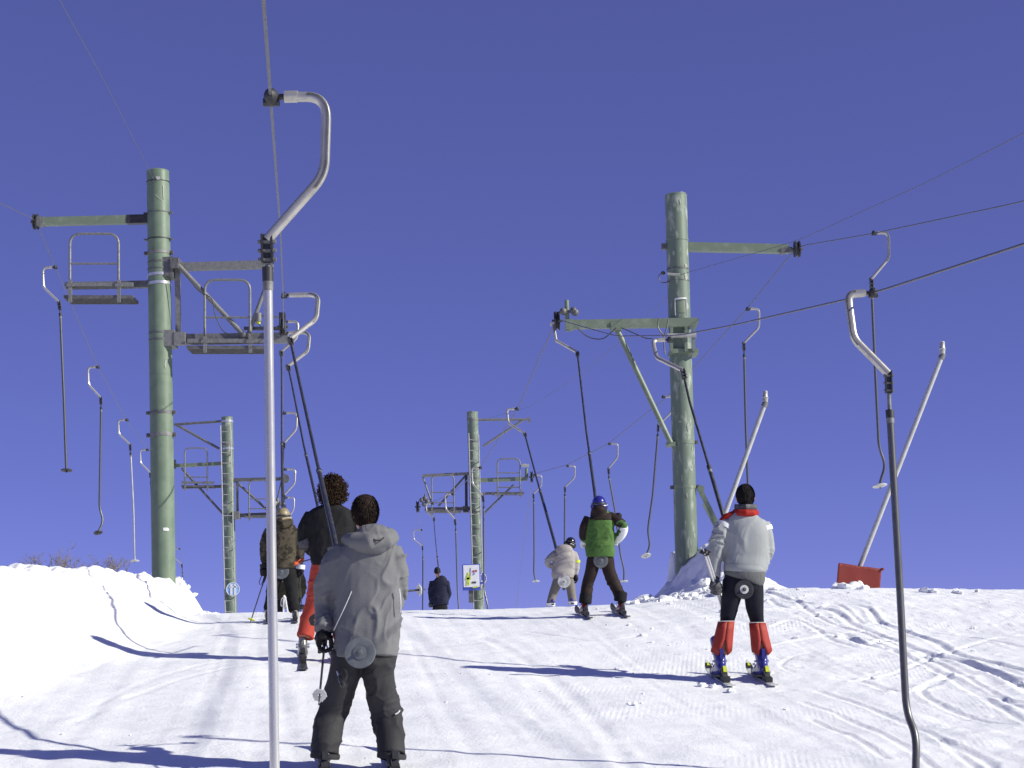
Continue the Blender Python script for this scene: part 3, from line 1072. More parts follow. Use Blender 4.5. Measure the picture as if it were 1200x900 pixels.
    MB().beam(P(824, 590, d - .06), P(839, 620, d - .06), .03, .03, up=(1, 0, 0)).build('stay_bar', 'green_beam', T, smooth=False)
    MB().lathe(P(821, 573, d - .06), (0, 1, 0), [(.0, -.03), (.055, -.03), (.055, .03), (.0, .03)], 14).build('stay_eye', 'green_beam', T)
    return T


def tower_far_right():
    d = 50.0
    T, base, top = tower_far(d, 0, 'thin green lift tower with ladder and notice board in the middle of the picture',
                             dict(base=(562, 735), top=(553.5, 483), bands=[(492, .05, 'galv'), (518, .03, 'galv_dark'), (561, .04, 'galv_dark'), (567, .05, 'galv'), (584, .04, 'galv'), (600, .04, 'galv_dark'), (620, .03, 'galv_dark')]))
    ladder(T, (549.5, 509), (555.5, 722), (561, 510), (567, 722), 17, d)
    bar_px(T, 'cross_arm', (557, 492), (621, 491.5), d, 3, 'galv')
    bar_px(T, 'arm_strut', (566, 523), (612, 493), d, 2.8, 'galv')
    beam_px(T, 'arm_end_plate', (620.5, 489), (620.5, 496), d, 2, 'galv')
    beam_px(T, 'cross_arm', (560, 563), (618, 561), d, 4.6, 'green_beam')
    beam_px(T, 'platform_beam', (562, 579), (578, 578), d, 3, 'galv')
    platform(T, (583, 609.5, 537.5, [554, 571], 576, 580, 576, 614), d)
    bar_px(T, 'arm_strut', (567, 602), (602, 568), d, 2.4, 'galv_dark', -.1, -.1)
    add_pulley(T, P(623, 559, d), .17, .07)
    MB().cyl(P(617, 549, d), P(617, 560, d), .05, n=10).build('roller_post', 'green_beam', T)
    MB().box(P(615.5, 545.5, d - .1), .22, .14, .08).build('roller_sensor', 'rung', T, smooth=False)
    # left truss
    beam_px(T, 'truss_top_chord', (495, 557.5), (553, 555), d, 3.4, 'galv')
    beam_px(T, 'truss_bottom_chord', (498, 597), (556, 596), d, 4.2, 'galv')
    bar_px(T, 'truss_diagonal', (495.5, 559), (507, 592), d, 2.2, 'galv')
    bar_px(T, 'truss_diagonal', (546, 557), (514, 593), d, 2.4, 'galv_dark')
    beam_px(T, 'truss_post', (546.3, 556), (546.6, 598), d, 3.2, 'black')
    MB().box(P(546, 597, d), .16, .3, .18).build('truss_bracket', 'black', T, smooth=False)
    platform(T, (506, 532, 556.5, [577, 589], 597, 601, 499, 540), d)
    add_pulley(T, P(489.5, 594, d), .17, .08)
    b = MB()
    for c in ((494, 586), (498, 584), (501, 588), (497, 591)):
        b.ball(P(c[0], c[1], d - .1), .07)
    b.cyl(P(498, 579, d - .1), P(499, 593, d - .1), .025)
    b.build('roller_bracket', 'galv_dark', T)
    return T


tower_near_left()
tower_far_left()
tower_near_right()
tower_far_right()


# ------------------------------------------------------------------ ropes
def rope(name, label, category, pts, r, ext=None, group=None, m='rope'):
    q = [tuple(P(*p)) for p in pts]
    if ext:                                  # run on behind the camera
        a, b = np.array(q[0]), np.array(q[1])
        u = (a - b) / np.linalg.norm(a - b)
        q = [tuple(a + u * ext)] + q
    q = [tuple(x) for x in fillet(q, .5, 5)]
    o = MB().tube(q, r, 8).build(name, m)
    o['label'] = label
    o['category'] = category
    if group:
        o['group'] = group
    return q


RG = 'haul ropes of the two drag lifts'
rope('haul_rope', 'haul rope running past the tall foreground hook to the left lift tower', 'rope',
     [(317, 112, 6.2), (328.5, 268, 11.4), (332, 348, 17.0), (332, 385, 22.0), (333, 379, 25.0), (333, 383, 26.5), (332, 483, 32), (332.5, 549, 38), (333, 580, 44), (333, 595, 50), (334, 640, 58), (335, 690, 68)], .0065, 12, RG)
rope('haul_rope', 'return haul rope on the far left, over the left arm of the left tower', 'rope',
     [(-60, 215, 19.5), (0, 238, 21.8), (41, 257, 25), (65, 313, 26.9), (115, 430, 32.2), (148, 492, 37), (173, 526, 41.9), (190, 540, 46), (203.5, 543, 50), (208, 600, 57), (213, 675, 68)], .006, 14, RG)
rope('haul_rope', 'haul rope from the right edge past the big foreground hook to the right tower', 'rope',
     [(1200, 286, 8.77), (1022, 344, 11.2), (860, 381, 15.6), (796, 393, 17.8), (722, 394, 21.8), (652, 374, 26.0), (606, 480, 30.3), (563, 548, 35.5), (531, 578, 40.6), (507, 588, 45.5), (489, 592, 50), (494, 630, 57), (505, 716, 72)], .0075, 12, RG)
rope('haul_rope', 'upper return rope at the right, over the right arm of the right tower', 'rope',
     [(1300, 208, 17.2), (1200, 236, 19.0), (1022, 274, 22.4), (934, 289, 26.0), (876, 361, 28.4), (782, 465, 33.7), (713, 520, 39), (664, 545, 44), (624, 556, 49.3), (616, 620, 58), (605, 712, 72)], .0075, 16, RG)
rope('stay_wire', 'thin wire reaching the top of the left tower from the upper left', 'wire', [(62, -20, 14), (70, 0, 15), (125, 100, 19.5), (182, 214, 24.85)], .0035, 25)
rope('stay_wire', 'thin wire rising from the right tower to the upper right edge', 'wire', [(1260, 124, 15), (1200, 156, 16.2), (1090, 212, 18.5), (935, 282, 22.5), (797, 322, 25.8)], .004, 25)
rope('stay_wire', 'thin wire sagging between the right tower and the middle tower', 'wire', [(786, 344, 26), (722, 405, 32), (660, 452, 39), (620, 477, 45), (566, 492, 50)], .0035)


# ------------------------------------------------------------------ button lift hangers
HG = 'button lift hangers on the haul ropes'


def hanger(label, A, C, side, rod, joint=.42, disc=None, bulge=.36, r_up=.011, r_lo=.017, hook_r=.019, mats=('rod', 'rod'), hook_h=None, seat=None, cap=True, clamp=.13, rib=None):
    """A: grip on the rope, C: top of the swivel block, rod: pixel points (col,row,m) below it; all (column,row,metres)"""
    a, c = P(*A), P(*C)
    d = A[2]
    pts = [P(*q) for q in rod]
    end = pts[-1]
    T = thing('lift_hanger', label, 'lift hanger', Vector((end.x, end.y, end.z)), HG)
    h = (a - c).length
    dn = (c - a)
    side_v = Vector((side, 0, 0))
    yd = dn.y
    k1 = a + side_v * (.06)
    k2 = a + side_v * (bulge * .98) + Vector((0, yd * .03, -.005))
    k3 = a + side_v * (bulge * .93) + Vector((dn.x * .1, yd * .5, dn.z * .56))
    hk = [k1, k2, k3, c + (a - c).normalized() * 0]
    path = fillet(hk, [min(.10, bulge * .42), min(.06, bulge * .3)], 7)
    near = d < 24
    o = MB().tube(path, hook_r, 12 if near else 8, ref=(0, 1, 0), sq=.72).build('hook', 'alu', T)
    if near:
        strip = []
        for i_, p in enumerate(path[1:-1]):
            tt = (path[i_ + 2] - path[i_]).normalized()
            ov = tt.cross(Vector((0, 1, 0))).normalized()
            if ov.x * side < 0:
                ov = -ov
            strip.append(p + ov * hook_r * .42 + Vector((0, -hook_r * .80, 0)))
        MB().tube(strip, hook_r * .34, 6).build('dark_strip', 'galv_dark', o)  # darker strip along the outer half of the hook, facing the camera
    MB().cyl(a + side_v * .05, a + side_v * .10, .024, n=10).build('hook_sleeve', 'alu', o)
    g = MB().ball(a, .03, .045, .035, n=10, m=7)
    g.cyl(a, a + side_v * .06, .012, n=8)
    g.cyl(a - side_v * .03 + Vector((0, 0, -.02)), a + side_v * .03 + Vector((0, 0, -.02)), .016, n=8)
    g.build('rope_grip', 'black', T)
    # swivel block
    t0 = (pts[0] - c).normalized()
    e = c + t0 * clamp
    b = MB()
    b.beam(c - t0 * .02, e, .036, .012, up=(0, 1, 0))
    b.beam(c - t0 * .02 + Vector((.018, 0, 0)), e + Vector((.018, 0, 0)), .036, .008, up=(1, 0, 0))
    b.beam(c - t0 * .02 - Vector((.018, 0, 0)), e - Vector((.018, 0, 0)), .036, .008, up=(1, 0, 0))
    bl = b.build('swivel_block', 'black', T, smooth=False)
    bt = MB()
    for i in range(3):
        q = c.lerp(e, .1 + .38 * i)
        bt.cyl(q - Vector((.034, .005, 0)), q + Vector((.034, -.005, 0)), .008, n=6)
    bt.build('bolt', 'galv', bl)
    allp = [e] + pts
    # telescopic rod: upper slim part, lower thicker part
    ls = [0]
    for p, q in zip(allp[:-1], allp[1:]):
        ls.append(ls[-1] + (q - p).length)

    def at(s):
        for i in range(len(allp) - 1):
            if s <= ls[i + 1]:
                return allp[i].lerp(allp[i + 1], (s - ls[i]) / max(ls[i + 1] - ls[i], 1e-6)), i
        return allp[-1], len(allp) - 2
    j, ji = at(ls[-1] * joint)
    up = [e] + [allp[i] for i in range(1, ji + 1)] + [j]
    lo = [j] + allp[ji + 1:]
    MB().tube(up, r_up, 10).build('upper_rod', mats[0], T)
    lo2 = fillet(lo, .12, 5) if len(lo) > 2 else lo
    L = MB().tube(lo2, r_lo, 12).build('lower_rod', mats[1], T)
    tj = (lo2[1] - lo2[0]).normalized()
    MB().cyl(j - tj * .025, j + tj * .03, r_lo * 1.2, r_lo * 1.15, n=14).build('rod_collar', 'black', L)
    MB().cyl(j + tj * .03, j + tj * .065, r_lo * 1.12, r_lo * 1.06, n=14).build('collar_ring', 'galv', L)
    if disc:
        rd, ax, m = disc
        ax = V(ax).normalized()
        c0 = end
        s = MB().lathe(c0, ax, [(rd * .18, -.035), (rd * .22, -.012), (rd * .9, -.008), (rd, 0), (rd * .97, .010), (rd * .5, .014), (rd * .42, .010), (rd * .2, .016), (rd * .16, .03)], 32).build('seat_disc', m, T)
        MB().lathe(c0, ax, [(rd * .12, .028), (rd * .10, .042)], 12).build('centre_bolt', 'galv_dark', s)
        MB().lathe_open(c0, ax, [(rd * .20, .014), (rd * .46, .012), (rd * .46, .0175), (rd * .20, .0195)], 28).build('disc_rib', rib or m, s)
    return T


# empty foreground hanger, cut by the lower edge
hanger('tall empty lift hanger nearest the camera, pale tube running off the lower edge', (318, 114, 6.2), (313, 281, 6.2), 1, [(314, 330, 6.2), (317.5, 600, 6.2), (322, 905, 6.2), (323, 968, 6.22)],
       joint=.02, disc=(.095, (0, -.2, 1), 'disc_grey'), bulge=.215, r_up=.009, r_lo=.0178, hook_r=.0185, mats=('galv', 'tube_alu'), clamp=.09)
hanger('big empty lift hanger at right whose bent dark tube reaches the snow', (1023, 343, 11.2), (1041, 438, 11.1), -1,
       [(1042, 470, 11.1), (1055, 700, 11.0), (1062, 835, 10.9), (1074, 862, 10.8), (1073, 902, 10.75), (1073, 914, 10.75)],
       joint=.055, disc=(.095, (0, -.2, 1), 'disc_grey'), bulge=.175, r_up=.013, r_lo=.0235, hook_r=.026, mats=('galv', 'rod_steel'))
hanger('lift hanger towing the man in the grey hooded jacket', (333, 346, 17.0), (340, 397, 16.7), 1,
       [(347, 430, 16.1), (370, 535, 14.0), (392, 632, 11.75), (404, 700, 11.42), (415, 770, 11.2), (422, 765, 10.88)], joint=.52, disc=(.098, (.02, -1, .1), 'disc_grey'), bulge=.36, r_up=.014, r_lo=.020, hook_r=.024)
hanger('lift hanger towing the curly-haired person in black', (334, 390, 22.0), (337.5, 429, 21.8), 1,
       [(342, 450, 21.3), (356, 522, 19.7), (372, 592, 17.9), (381, 640, 17.3), (386, 668, 17.2), (388, 672, 16.95)], joint=.48, disc=(.095, (0, -1, .1), 'disc_grey'), bulge=.33, r_up=.012, r_lo=.0155, hook_r=.023)
hanger('lift hanger with upright rod towing the rider in camouflage', (334, 377, 26.0), (329.5, 412, 25.9), 1,
       [(330, 440, 25.3), (330, 512, 24.0), (331, 598, 21.9), (331, 640, 21.2), (331, 684, 21.0), (329.5, 669.5, 20.71)], joint=.4, disc=(.095, (0, -1, -.1), 'disc_grey'), bulge=.21, r_up=.011, r_lo=.015)
hanger('lift hanger beyond the left tower, upper of the small hooks behind the tall tube', (333, 484, 32), (333, 519, 31.9), 1,
       [(331.5, 545, 31.6), (334, 640, 30), (335, 700, 29.5)], joint=.4, disc=(.09, (0, -.3, 1), 'disc_white'), bulge=.25)
hanger('lift hanger beyond the left tower, second small hook above the tan helmet', (334, 550, 38), (333, 580, 37.9), 1,
       [(333, 610, 37.6), (338, 690, 36.2), (338, 745, 35.6)], joint=.4, bulge=.24, disc=(.09, (0, -.3, 1), 'disc_white'))
hanger('lift hanger beyond the left tower, lowest hook right beside the tan helmet', (335, 583, 44), (338, 607, 43.9), 1,
       [(340, 640, 43.5), (345, 700, 42.8), (346, 735, 42.6)], joint=.4, bulge=.22, disc=(.09, (0, -.3, 1), 'disc_white'))
# return side of the left lift
hanger('leftmost empty lift hanger, its dark round seat hanging in the sky', (65, 313, 26.9), (69, 354, 26.9), -1, [(70.5, 365, 26.9), (75, 470, 26.9), (77.5, 546, 26.9), (78, 551, 26.9)], joint=.03,
       disc=(.09, (0, -.15, -1), 'black'), bulge=.21, mats=('rod', 'rod_steel'), r_lo=.02)
hanger('second empty lift hanger from the left, crooked lower end', (115, 430, 32.2), (118, 466, 32.2), -1, [(118.5, 476, 32.2), (116.5, 596, 32.2), (121.5, 610, 32.2), (115, 624, 32.1)], joint=.03,
       disc=(.085, (.25, -.35, -1), 'black'), bulge=.2, mats=('rod', 'rod_steel'), r_lo=.02)
hanger('third empty lift hanger from the left, pale seat just above the snow bank', (149, 492, 37), (152.5, 521, 37), -1, [(153, 530, 37), (156.5, 600, 37), (157.5, 650, 37), (158, 657, 37)], joint=.03,
       disc=(.1, (0, -.12, -1), 'disc_white'), bulge=.2, mats=('rod', 'tube_alu'), r_lo=.021)
hanger('empty lift hanger half hidden behind the left edge of the left tower', (173, 527, 41.9), (176, 554, 41.9), -1, [(176.5, 562, 41.9), (180, 640, 41.9), (181, 672, 41.9)], joint=.05,
       disc=(.09, (0, -.2, -1), 'disc_white'), bulge=.19, mats=('rod', 'rod_steel'))
hanger('small empty lift hanger just right of the left tower foot', (210.5, 643, 63), (213, 661, 63), -1, [(213.5, 666, 63), (216, 700, 63), (217, 730, 63)], joint=.1, bulge=.24,
       disc=(.09, (0, -.2, -1), 'disc_white'))
# right lift, uphill side
hanger('lift hanger towing the man in the pale jacket', (785, 398, 17.9), (800, 434, 17.5), -1,
       [(808, 470, 17.2), (829, 541, 16.65), (847, 603, 16.3), (862, 655, 16.2), (874, 698, 16.15), (872, 691, 15.74)], joint=.42, disc=(.088, (0, -1, .1), 'black'), rib='disc_white', bulge=.19, r_up=.013, r_lo=.019, hook_r=.022)
hanger('lift hanger towing the child in the green jacket', (652, 380, 26.2), (676.5, 413, 26.0), -1,
       [(678, 425, 25.7), (687, 505, 24.2), (697, 578, 22.1), (701, 630, 21.2), (704, 668, 21.05), (704, 657, 20.715)], joint=.48, disc=(.09, (0, -1, -.15), 'disc_grey'), bulge=.05, r_up=.015, r_lo=.02, hook_r=.022)
hanger('lift hanger towing the small child in beige', (606, 479, 30.3), (615, 508, 30.1), -1,
       [(618, 520, 29.6), (632, 572, 27.7), (650, 636, 24.9), (657, 665, 24.2), (661, 694, 24.1), (661, 681.5, 23.905)], joint=.4, disc=(.09, (0, -1, -.1), 'disc_white'), bulge=.19, r_up=.015, r_lo=.022)
hanger('empty lift hanger in front of the middle tower', (563, 548, 35.5), (565.5, 581, 35.4), -1, [(567, 590, 35.4), (567, 690, 35.2), (572, 712, 35.1), (572, 722, 35.1)], joint=.05,
       bulge=.19, mats=('rod', 'rod_steel'), disc=(.09, (0, -.2, 1), 'disc_white'))
hanger('empty lift hanger left of the middle tower, beside the notice board', (531, 579, 40.6), (533, 609, 40.5), -1, [(534, 618, 40.5), (536, 690, 40.4), (538, 720, 40.3), (538, 728, 40.3)], joint=.05,
       bulge=.2, mats=('rod', 'rod_steel'), disc=(.09, (0, -.2, 1), 'disc_white'))
hanger('lift hanger towing the person in the navy jacket', (507, 590, 45.5), (508.5, 607, 45.3), -1, [(509, 618, 45), (511, 640, 44.6), (514, 668, 45.25), (515, 690, 45.65), (515, 700, 45.7)], joint=.5, bulge=.18, disc=(.09, (0, -.3, 1), 'disc_grey'))
hanger('lift hanger furthest left on the right-hand lift, beside the grey hood', (494, 621, 56), (495, 640, 56), -1, [(495.5, 650, 56), (495.5, 690, 56), (495, 735, 56)], joint=.1, bulge=.28, disc=(.09, (0, -.2, 1), 'disc_white'), r_lo=.02)
# right lift, return side
hanger('empty lift hanger left of the tall tilted lance, high on the return rope', (1024, 273, 22.4), (1021, 327, 22.4), 1, [(1021.5, 338, 22.4), (1026, 440, 22.4), (1030, 525, 22.4), (1038, 545, 22.4), (1032, 563, 22.4), (1031, 569, 22.4)], joint=.03,
       disc=(.098, (.12, -.15, -1), 'disc_white'), bulge=.2, mats=('rod', 'rod_steel'), r_lo=.018, hook_r=.02)
hanger('empty lift hanger hanging straight above the pale-jacketed man', (876, 362, 28.4), (871.5, 402, 28.4), 1, [(872, 412, 28.4), (874, 500, 28.4), (876.5, 570, 28.4), (878, 610, 28.4)], joint=.03,
       disc=(.095, (0, -.2, -1), 'disc_white'), bulge=.2, mats=('rod', 'rod_steel'), r_lo=.02)
hanger('empty lift hanger left of the right tower, pale seat level with the green jacket', (777, 465, 33.7), (771.5, 498, 33.7), 1, [(771, 508, 33.7), (765, 580, 33.7), (759, 622, 33.7), (762, 640, 33.7), (757, 651, 33.65)], joint=.03,
       disc=(.1, (.15, -.45, -1), 'disc_white'), bulge=.18, mats=('rod', 'rod_steel'), r_lo=.02)
hanger('empty lift hanger passing behind the bent right arm of the green jacket', (714, 520, 39), (713, 549, 39), 1, [(713.5, 558, 39), (721, 600, 39), (727, 650, 39), (731.5, 668, 39), (731, 681, 39)], joint=.03,
       disc=(.1, (0, -.12, -1), 'disc_white'), bulge=.2, mats=('rod', 'rod_steel'), r_lo=.02)
hanger('empty lift hanger rising behind the head of the small beige child', (665, 546, 44), (662, 571, 44), 1, [(662, 580, 44), (661.5, 640, 44), (661, 679, 44), (660, 686, 44)], joint=.03,
       disc=(.1, (0, -.12, -1), 'disc_white'), bulge=.2, mats=('rod', 'rod_steel'), r_lo=.022)
hanger('empty lift hanger between the middle tower and the small beige child', (626, 557, 48.6), (625, 579, 48.6), 1, [(625.5, 587, 48.6), (626, 650, 48.6), (625.5, 672, 48.6), (628, 681, 48.6)], joint=.03,
       disc=(.11, (0, -.15, -1), 'disc_white'), bulge=.22, mats=('rod', 'rod_steel'), r_lo=.022)


# ------------------------------------------------------------------ people
HEADING = Vector((-.13, 1, .0)).normalized()


def head_mesh(mb, c, s=1.0, yaw=0.0, tilt=0.0, lean=0.0):
    """skull, jaw, nose, ears, brow and lips; looks along +Y before turning"""
    rot = Matrix.Rotation(yaw, 3, 'Z') @ Matrix.Rotation(tilt, 3, 'X') @ Matrix.Rotation(lean, 3, 'Y')
    c = V(c)

    def L(x, y, z):
        return c + rot @ (Vector((x, y, z)) * s)
    mb.ball(L(0, 0, .015), .077 * s, .096 * s, .105 * s, 20, 14, rot)
    mb.ball(L(0, .035, -.06), .056 * s, .062 * s, .062 * s, 16, 10, rot)
    mb.ball(L(0, .075, -.095), .026 * s, .022 * s, .022 * s, 10, 8, rot)
    mb.tube([L(0, .088, .02), L(0, .108, -.012), L(0, .118, -.026), L(0, .094, -.034)], [.010 * s, .013 * s, .016 * s, .010 * s], 8)
    mb.tube([L(-.04, .083, .03), L(0, .096, .034), L(.04, .083, .03)], .010 * s, 6)
    mb.tube([L(-.024, .086, -.060), L(0, .097, -.057), L(.024, .086, -.060)], .007 * s, 6)
    for sx in (-1, 1):
        mb.ball(L(sx * .080, -.004, -.012), .010 * s, .021 * s, .032 * s, 10, 8, rot)
    return L, rot


def fist(mb, grip, axis, palm, s=1.0, wrist=None):
    """closed hand: palm, four fingers curled round the grip and a thumb from the side of the palm"""
    a = V(axis).normalized()
    p = V(palm)
    p = (p - a * p.dot(a)).normalized()
    f = a.cross(p)
    g = V(grip)

    def L(u, v, w_):
        return g + (a * u + p * v + f * w_) * s
    mb.tube([L(.038, -.036, .012), L(0, -.040, .014), L(-.038, -.036, .010)], [(.016 * s, .036 * s)] * 3, 10, ref=p)
    for u, ln in ((.034, .95), (.012, 1.05), (-.011, 1.0), (-.033, .82)):
        mb.tube([L(u, -.036, .036), L(u, -.006, .047 * ln), L(u, .026, .036 * ln), L(u, .036, .008), L(u, .026, -.016 * ln)],
                [.0125 * s, .0122 * s, .0115 * s, .011 * s, .009 * s], 8)
    mb.tube([L(.030, -.034, -.020), L(.046, -.008, -.036), L(.046, .022, -.026), L(.040, .038, -.004)], [.016 * s, .0145 * s, .013 * s, .010 * s], 8)
    if wrist is not None:
        w0 = V(wrist)
        mb.tube([w0, (w0 + L(0, -.03, 0)) / 2, L(0, -.032, 0)], [.034 * s, .036 * s, .033 * s], 12)


def hair_blades(mb, L, rot, s, n, reach, ln, wild=.25, low=-.045, thick=.0026):
    """short strands laid over the skull, none over the face"""
    k = 0
    while k < n:
        z = random.uniform(-.75, 1)
        a = random.uniform(0, 2 * math.pi)
        q = math.sqrt(1 - z * z)
        d = Vector((q * math.cos(a), q * math.sin(a), z))
        if d.y > .25 + .55 * max(0, d.z) or d.z * .11 < low + .08 * max(0, d.y + .3):
            continue
        k += 1
        p = L(d.x * .080 * reach, d.y * .100 * reach, .015 + d.z * .109 * reach)
        nrm = rot @ d
        t = Vector((0, -.25, -1)) + Vector([random.uniform(-wild, wild) for _ in range(3)])
        t = (t - nrm * t.dot(nrm) * .85).normalized()
        side = t.cross(nrm).normalized() * thick * s
        l = ln * random.uniform(.6, 1.2) * s
        e = p + t * l + nrm * l * random.uniform(.05, .35)
        mb.add([p - side, p + side, p + t * l * .55 + side * .7 + nrm * l * .2, e], [(0, 1, 2), (0, 2, 3)])


def boot(root, foot, fwd, s, shell, lean=.12, top=None, cuff_m=None, h=.33, low=False):
    """ski boot standing at foot (sole centre, on the snow), pointing along fwd"""
    f = V(fwd).normalized()
    sd = f.cross(Vector((0, 0, 1))).normalized()
    u = sd.cross(f).normalized()
    o = V(foot)

    def L(x, y, z):
        return o + (sd * x + f * y + u * z) * s
    b = MB()
    b.tube([L(0, -.115, .055), L(0, -.10, .065), L(0, -.04, .075), L(0, .06, .072), L(0, .13, .055), L(0, .175, .045), L(0, .185, .042)],
           [(.025 * s, .03 * s), (.042 * s, .05 * s), (.047 * s, .065 * s), (.052 * s, .058 * s), (.054 * s, .042 * s), (.042 * s, .032 * s), (.02 * s, .02 * s)], 16, ref=sd)
    h = .17 if low else h
    T = L(0, .02 + lean * .5, max(h, .23)) if top is None else V(top)
    if low:
        b.tube([L(0, -.03, .05), L(0, -.025, .11), L(0, 0, .20)], [(.047 * s, .058 * s), (.047 * s, .056 * s), (.044 * s, .046 * s)], 18, ref=sd)
    else:
        b.tube([L(0, -.035, .05), L(0, -.035, .13), L(0, -.02 + lean * .2, .21), T], [(.047 * s, .062 * s), (.050 * s, .066 * s), (.054 * s, .068 * s), (.057 * s, .066 * s)], 18, ref=sd)
    me = remesh(b, .011 * s, 2, 'boot')
    o1 = link_mesh('boot', me, shell, root)
    so_ = MB()
    so_.tube([L(0, -.135, .014), L(0, -.05, .014), L(0, .06, .014), L(0, .175, .014)], [(.034 * s, .014 * s), (.036 * s, .014 * s), (.043 * s, .014 * s), (.036 * s, .014 * s)], 10, ref=sd, sq=.5)
    so_.build('sole', 'black', o1, smooth=False)
    for k, (y, z) in enumerate(((.07, .125), (.02, .15), (.0 + lean * .2, .215), (lean * .3, .27))[:2 if low else 4]):
        for sx in (-1, 1):
            MB().box(L(sx * .056, y - .03, z - .01), .016 * s, .045 * s, .02 * s).build('buckle', 'buckle', o1, smooth=False)
    MB().box(L(0, -.092, .075 if low else .20), .03 * s, .02 * s, (.03 if low else .09) * s).build('spine_plate', shell, o1, smooth=False)
    return o1


def ski(label, foot, fwd, s, top_m, L_back=.72, L_front=.92, group='skis', tip_m=None, heel_m='black'):
    """ski lying along the snow under a boot"""
    f = V(fwd)
    f.z = 0
    f.normalize()
    foot = V(foot)
    n = 26
    sd = Vector((f.y, -f.x, 0))
    T = thing('ski', label, 'ski', Vector((foot.x, foot.y, foot.z)), group)
    ys, zs = [], []
    pts, ws = [], []
    p_m = foot - f * (L_back * s)
    p_p = foot + f * (L_front * s)
    g0, g1 = G(p_m.x, p_m.y), G(p_p.x, p_p.y)
    gm = foot.z
    for i in range(n + 1):
        t = -L_back + (L_back + L_front) * i / n
        q = foot + f * (t * s)
        z = gm + ((g1 - gm) * max(t, 0) / L_front + (g0 - gm) * max(-t, 0) / L_back)
        z = max(z, G(q.x, q.y) - .01)
        q.z = z + .012
        e = max(0, t - (L_front - .24)) / .24
        q.z += .10 * s * e ** 2
        e2 = max(0, -t - (L_back - .06)) / .06
        q.z += .015 * e2
        wd = .048 - .014 * math.cos(max(-1, min(1, t / .8)) * math.pi / 2)
        if e > .6:
            wd *= max(.25, 1 - ((e - .6) / .4) ** 2 * .75)
        pts.append(q)
        ws.append((wd * s, .007))
    b = MB().tube(pts, ws, 8, ref=sd, sq=.45).build('board', top_m, T)
    ed = MB()
    for sx in (-1, 1):
        ed.tube([p + sd * (sx * w_[0] * .97) - Vector((0, 0, .006)) for p, w_ in zip(pts, ws)], .003, 4)
    if tip_m:
        k = n - 3
        tb = MB().tube([p + Vector((0, 0, .006)) for p in pts[k:-1]], [(w_[0] * .9, .004) for w_ in ws[k:-1]], 8, ref=sd, sq=.45)
        t1 = tb.build('tip_panel', 'black', b)
        MB().tube([pts[k + 1] + Vector((0, -.004, .012)), pts[k + 2] + Vector((0, -.006, .012))], [(ws[k + 1][0] * .45, .003), (ws[k + 2][0] * .2, .003)], 6, ref=sd).build('tip_mark', tip_m, t1)
    u = Vector((0, 0, 1))
    sl_ = (pts[n // 2 + 2] - pts[n // 2 - 2]).normalized()
    h = foot + Vector((0, 0, .02))
    hb = MB()
    hb.beam(h - sl_ * .26 * s + u * .02, h - sl_ * .12 * s + u * .03, .06 * s, .04)
    hb.beam(h - sl_ * .19 * s + u * .03, h - sl_ * .15 * s + u * .115 * s, .045 * s, .05, up=sl_)
    ho = hb.build('heel_binding', 'black', T, smooth=False)
    MB().beam(h - sl_ * .205 * s + u * .085 * s, h - sl_ * .185 * s + u * .135 * s, .032 * s, .016, up=sl_).build('heel_lever', heel_m, ho, smooth=False)
    MB().beam(h + sl_ * .16 * s + u * .015, h + sl_ * .27 * s + u * .03, .06 * s, .05).build('toe_binding', 'black', T, smooth=False)
    return T


def ski_pole(label, grip, tip, shaft='pole_shaft', basket='black', grip_m='black', r=.0078, group='ski poles', basket_at=.06, strap=None, bsk_r=.045):
    g, t = V(grip), V(tip)
    T = thing('ski_pole', label, 'ski pole', t, group)
    ax = (t - g).normalized()
    L = (t - g).length
    MB().tube([g, g.lerp(t, .85), t], [r, r * .9, r * .45], 10).build('shaft', shaft, T)
    hg = MB().tube([g - ax * .02, g, g + ax * .03, g + ax * .07, g + ax * .10, g + ax * .12], [.012, .020, .0165, .0175, .016, .010], 10).build('grip', grip_m, T)
    sv = ax.orthogonal().normalized()
    lp = [g + ax * .01, g + ax * .05 + sv * .05, g + ax * .14 + sv * .055, g + ax * .15 + sv * .02, g + ax * .03 + sv * .012]
    MB().tube([V(q) for q in cat([tuple(x) for x in lp], 5)], [(.0075, .002)] * 21, 6).build('wrist_strap', strap or grip_m, hg)
    c = t - ax * basket_at
    b = MB().lathe_open(c, ax, [(.012, -.004), (bsk_r, -.006), (bsk_r + .002, 0), (bsk_r, .004), (.012, .006)], 20)
    for k in range(6):
        a = k * math.pi / 3
        s1 = sv * math.cos(a) + ax.cross(sv) * math.sin(a)
        b.cyl(c + s1 * .012, c + s1 * (bsk_r + .006), .004, n=5)
    b.build('basket', basket, T)
    return T


def ring_torso(mb, rings, d, n=22):
    """torso from rows: (left col, right col, row, half depth m, forward shift m)"""
    pts, rr = [], []
    for l, r_, y, dep, sh in rings:
        pts.append(tuple(P((l + r_) / 2, y, d + sh)) + ((r_ - l) / 2 * d / FPX, dep))
    q = cat(pts, 4)
    mb.tube([V(x[:3]) for x in q], [(max(x[3], .02), max(x[4], .02)) for x in q], n, ref=(1, 0, 0), sq=.86)


def limb(mb, pts, d, n=14):
    """arm or leg from (col, row, shift m, radius m)"""
    q = cat([tuple(P(p[0], p[1], d + p[2])) + ((p[3], p[3]) if len(p) < 5 else (p[3], p[4])) for p in pts], 4)
    mb.tube([V(x[:3]) for x in q], [(x[3], x[4]) for x in q], n, ref=(0, 1, 0))


def person(label, loc):
    return thing('person', label, 'person', loc, 'people on the lifts')


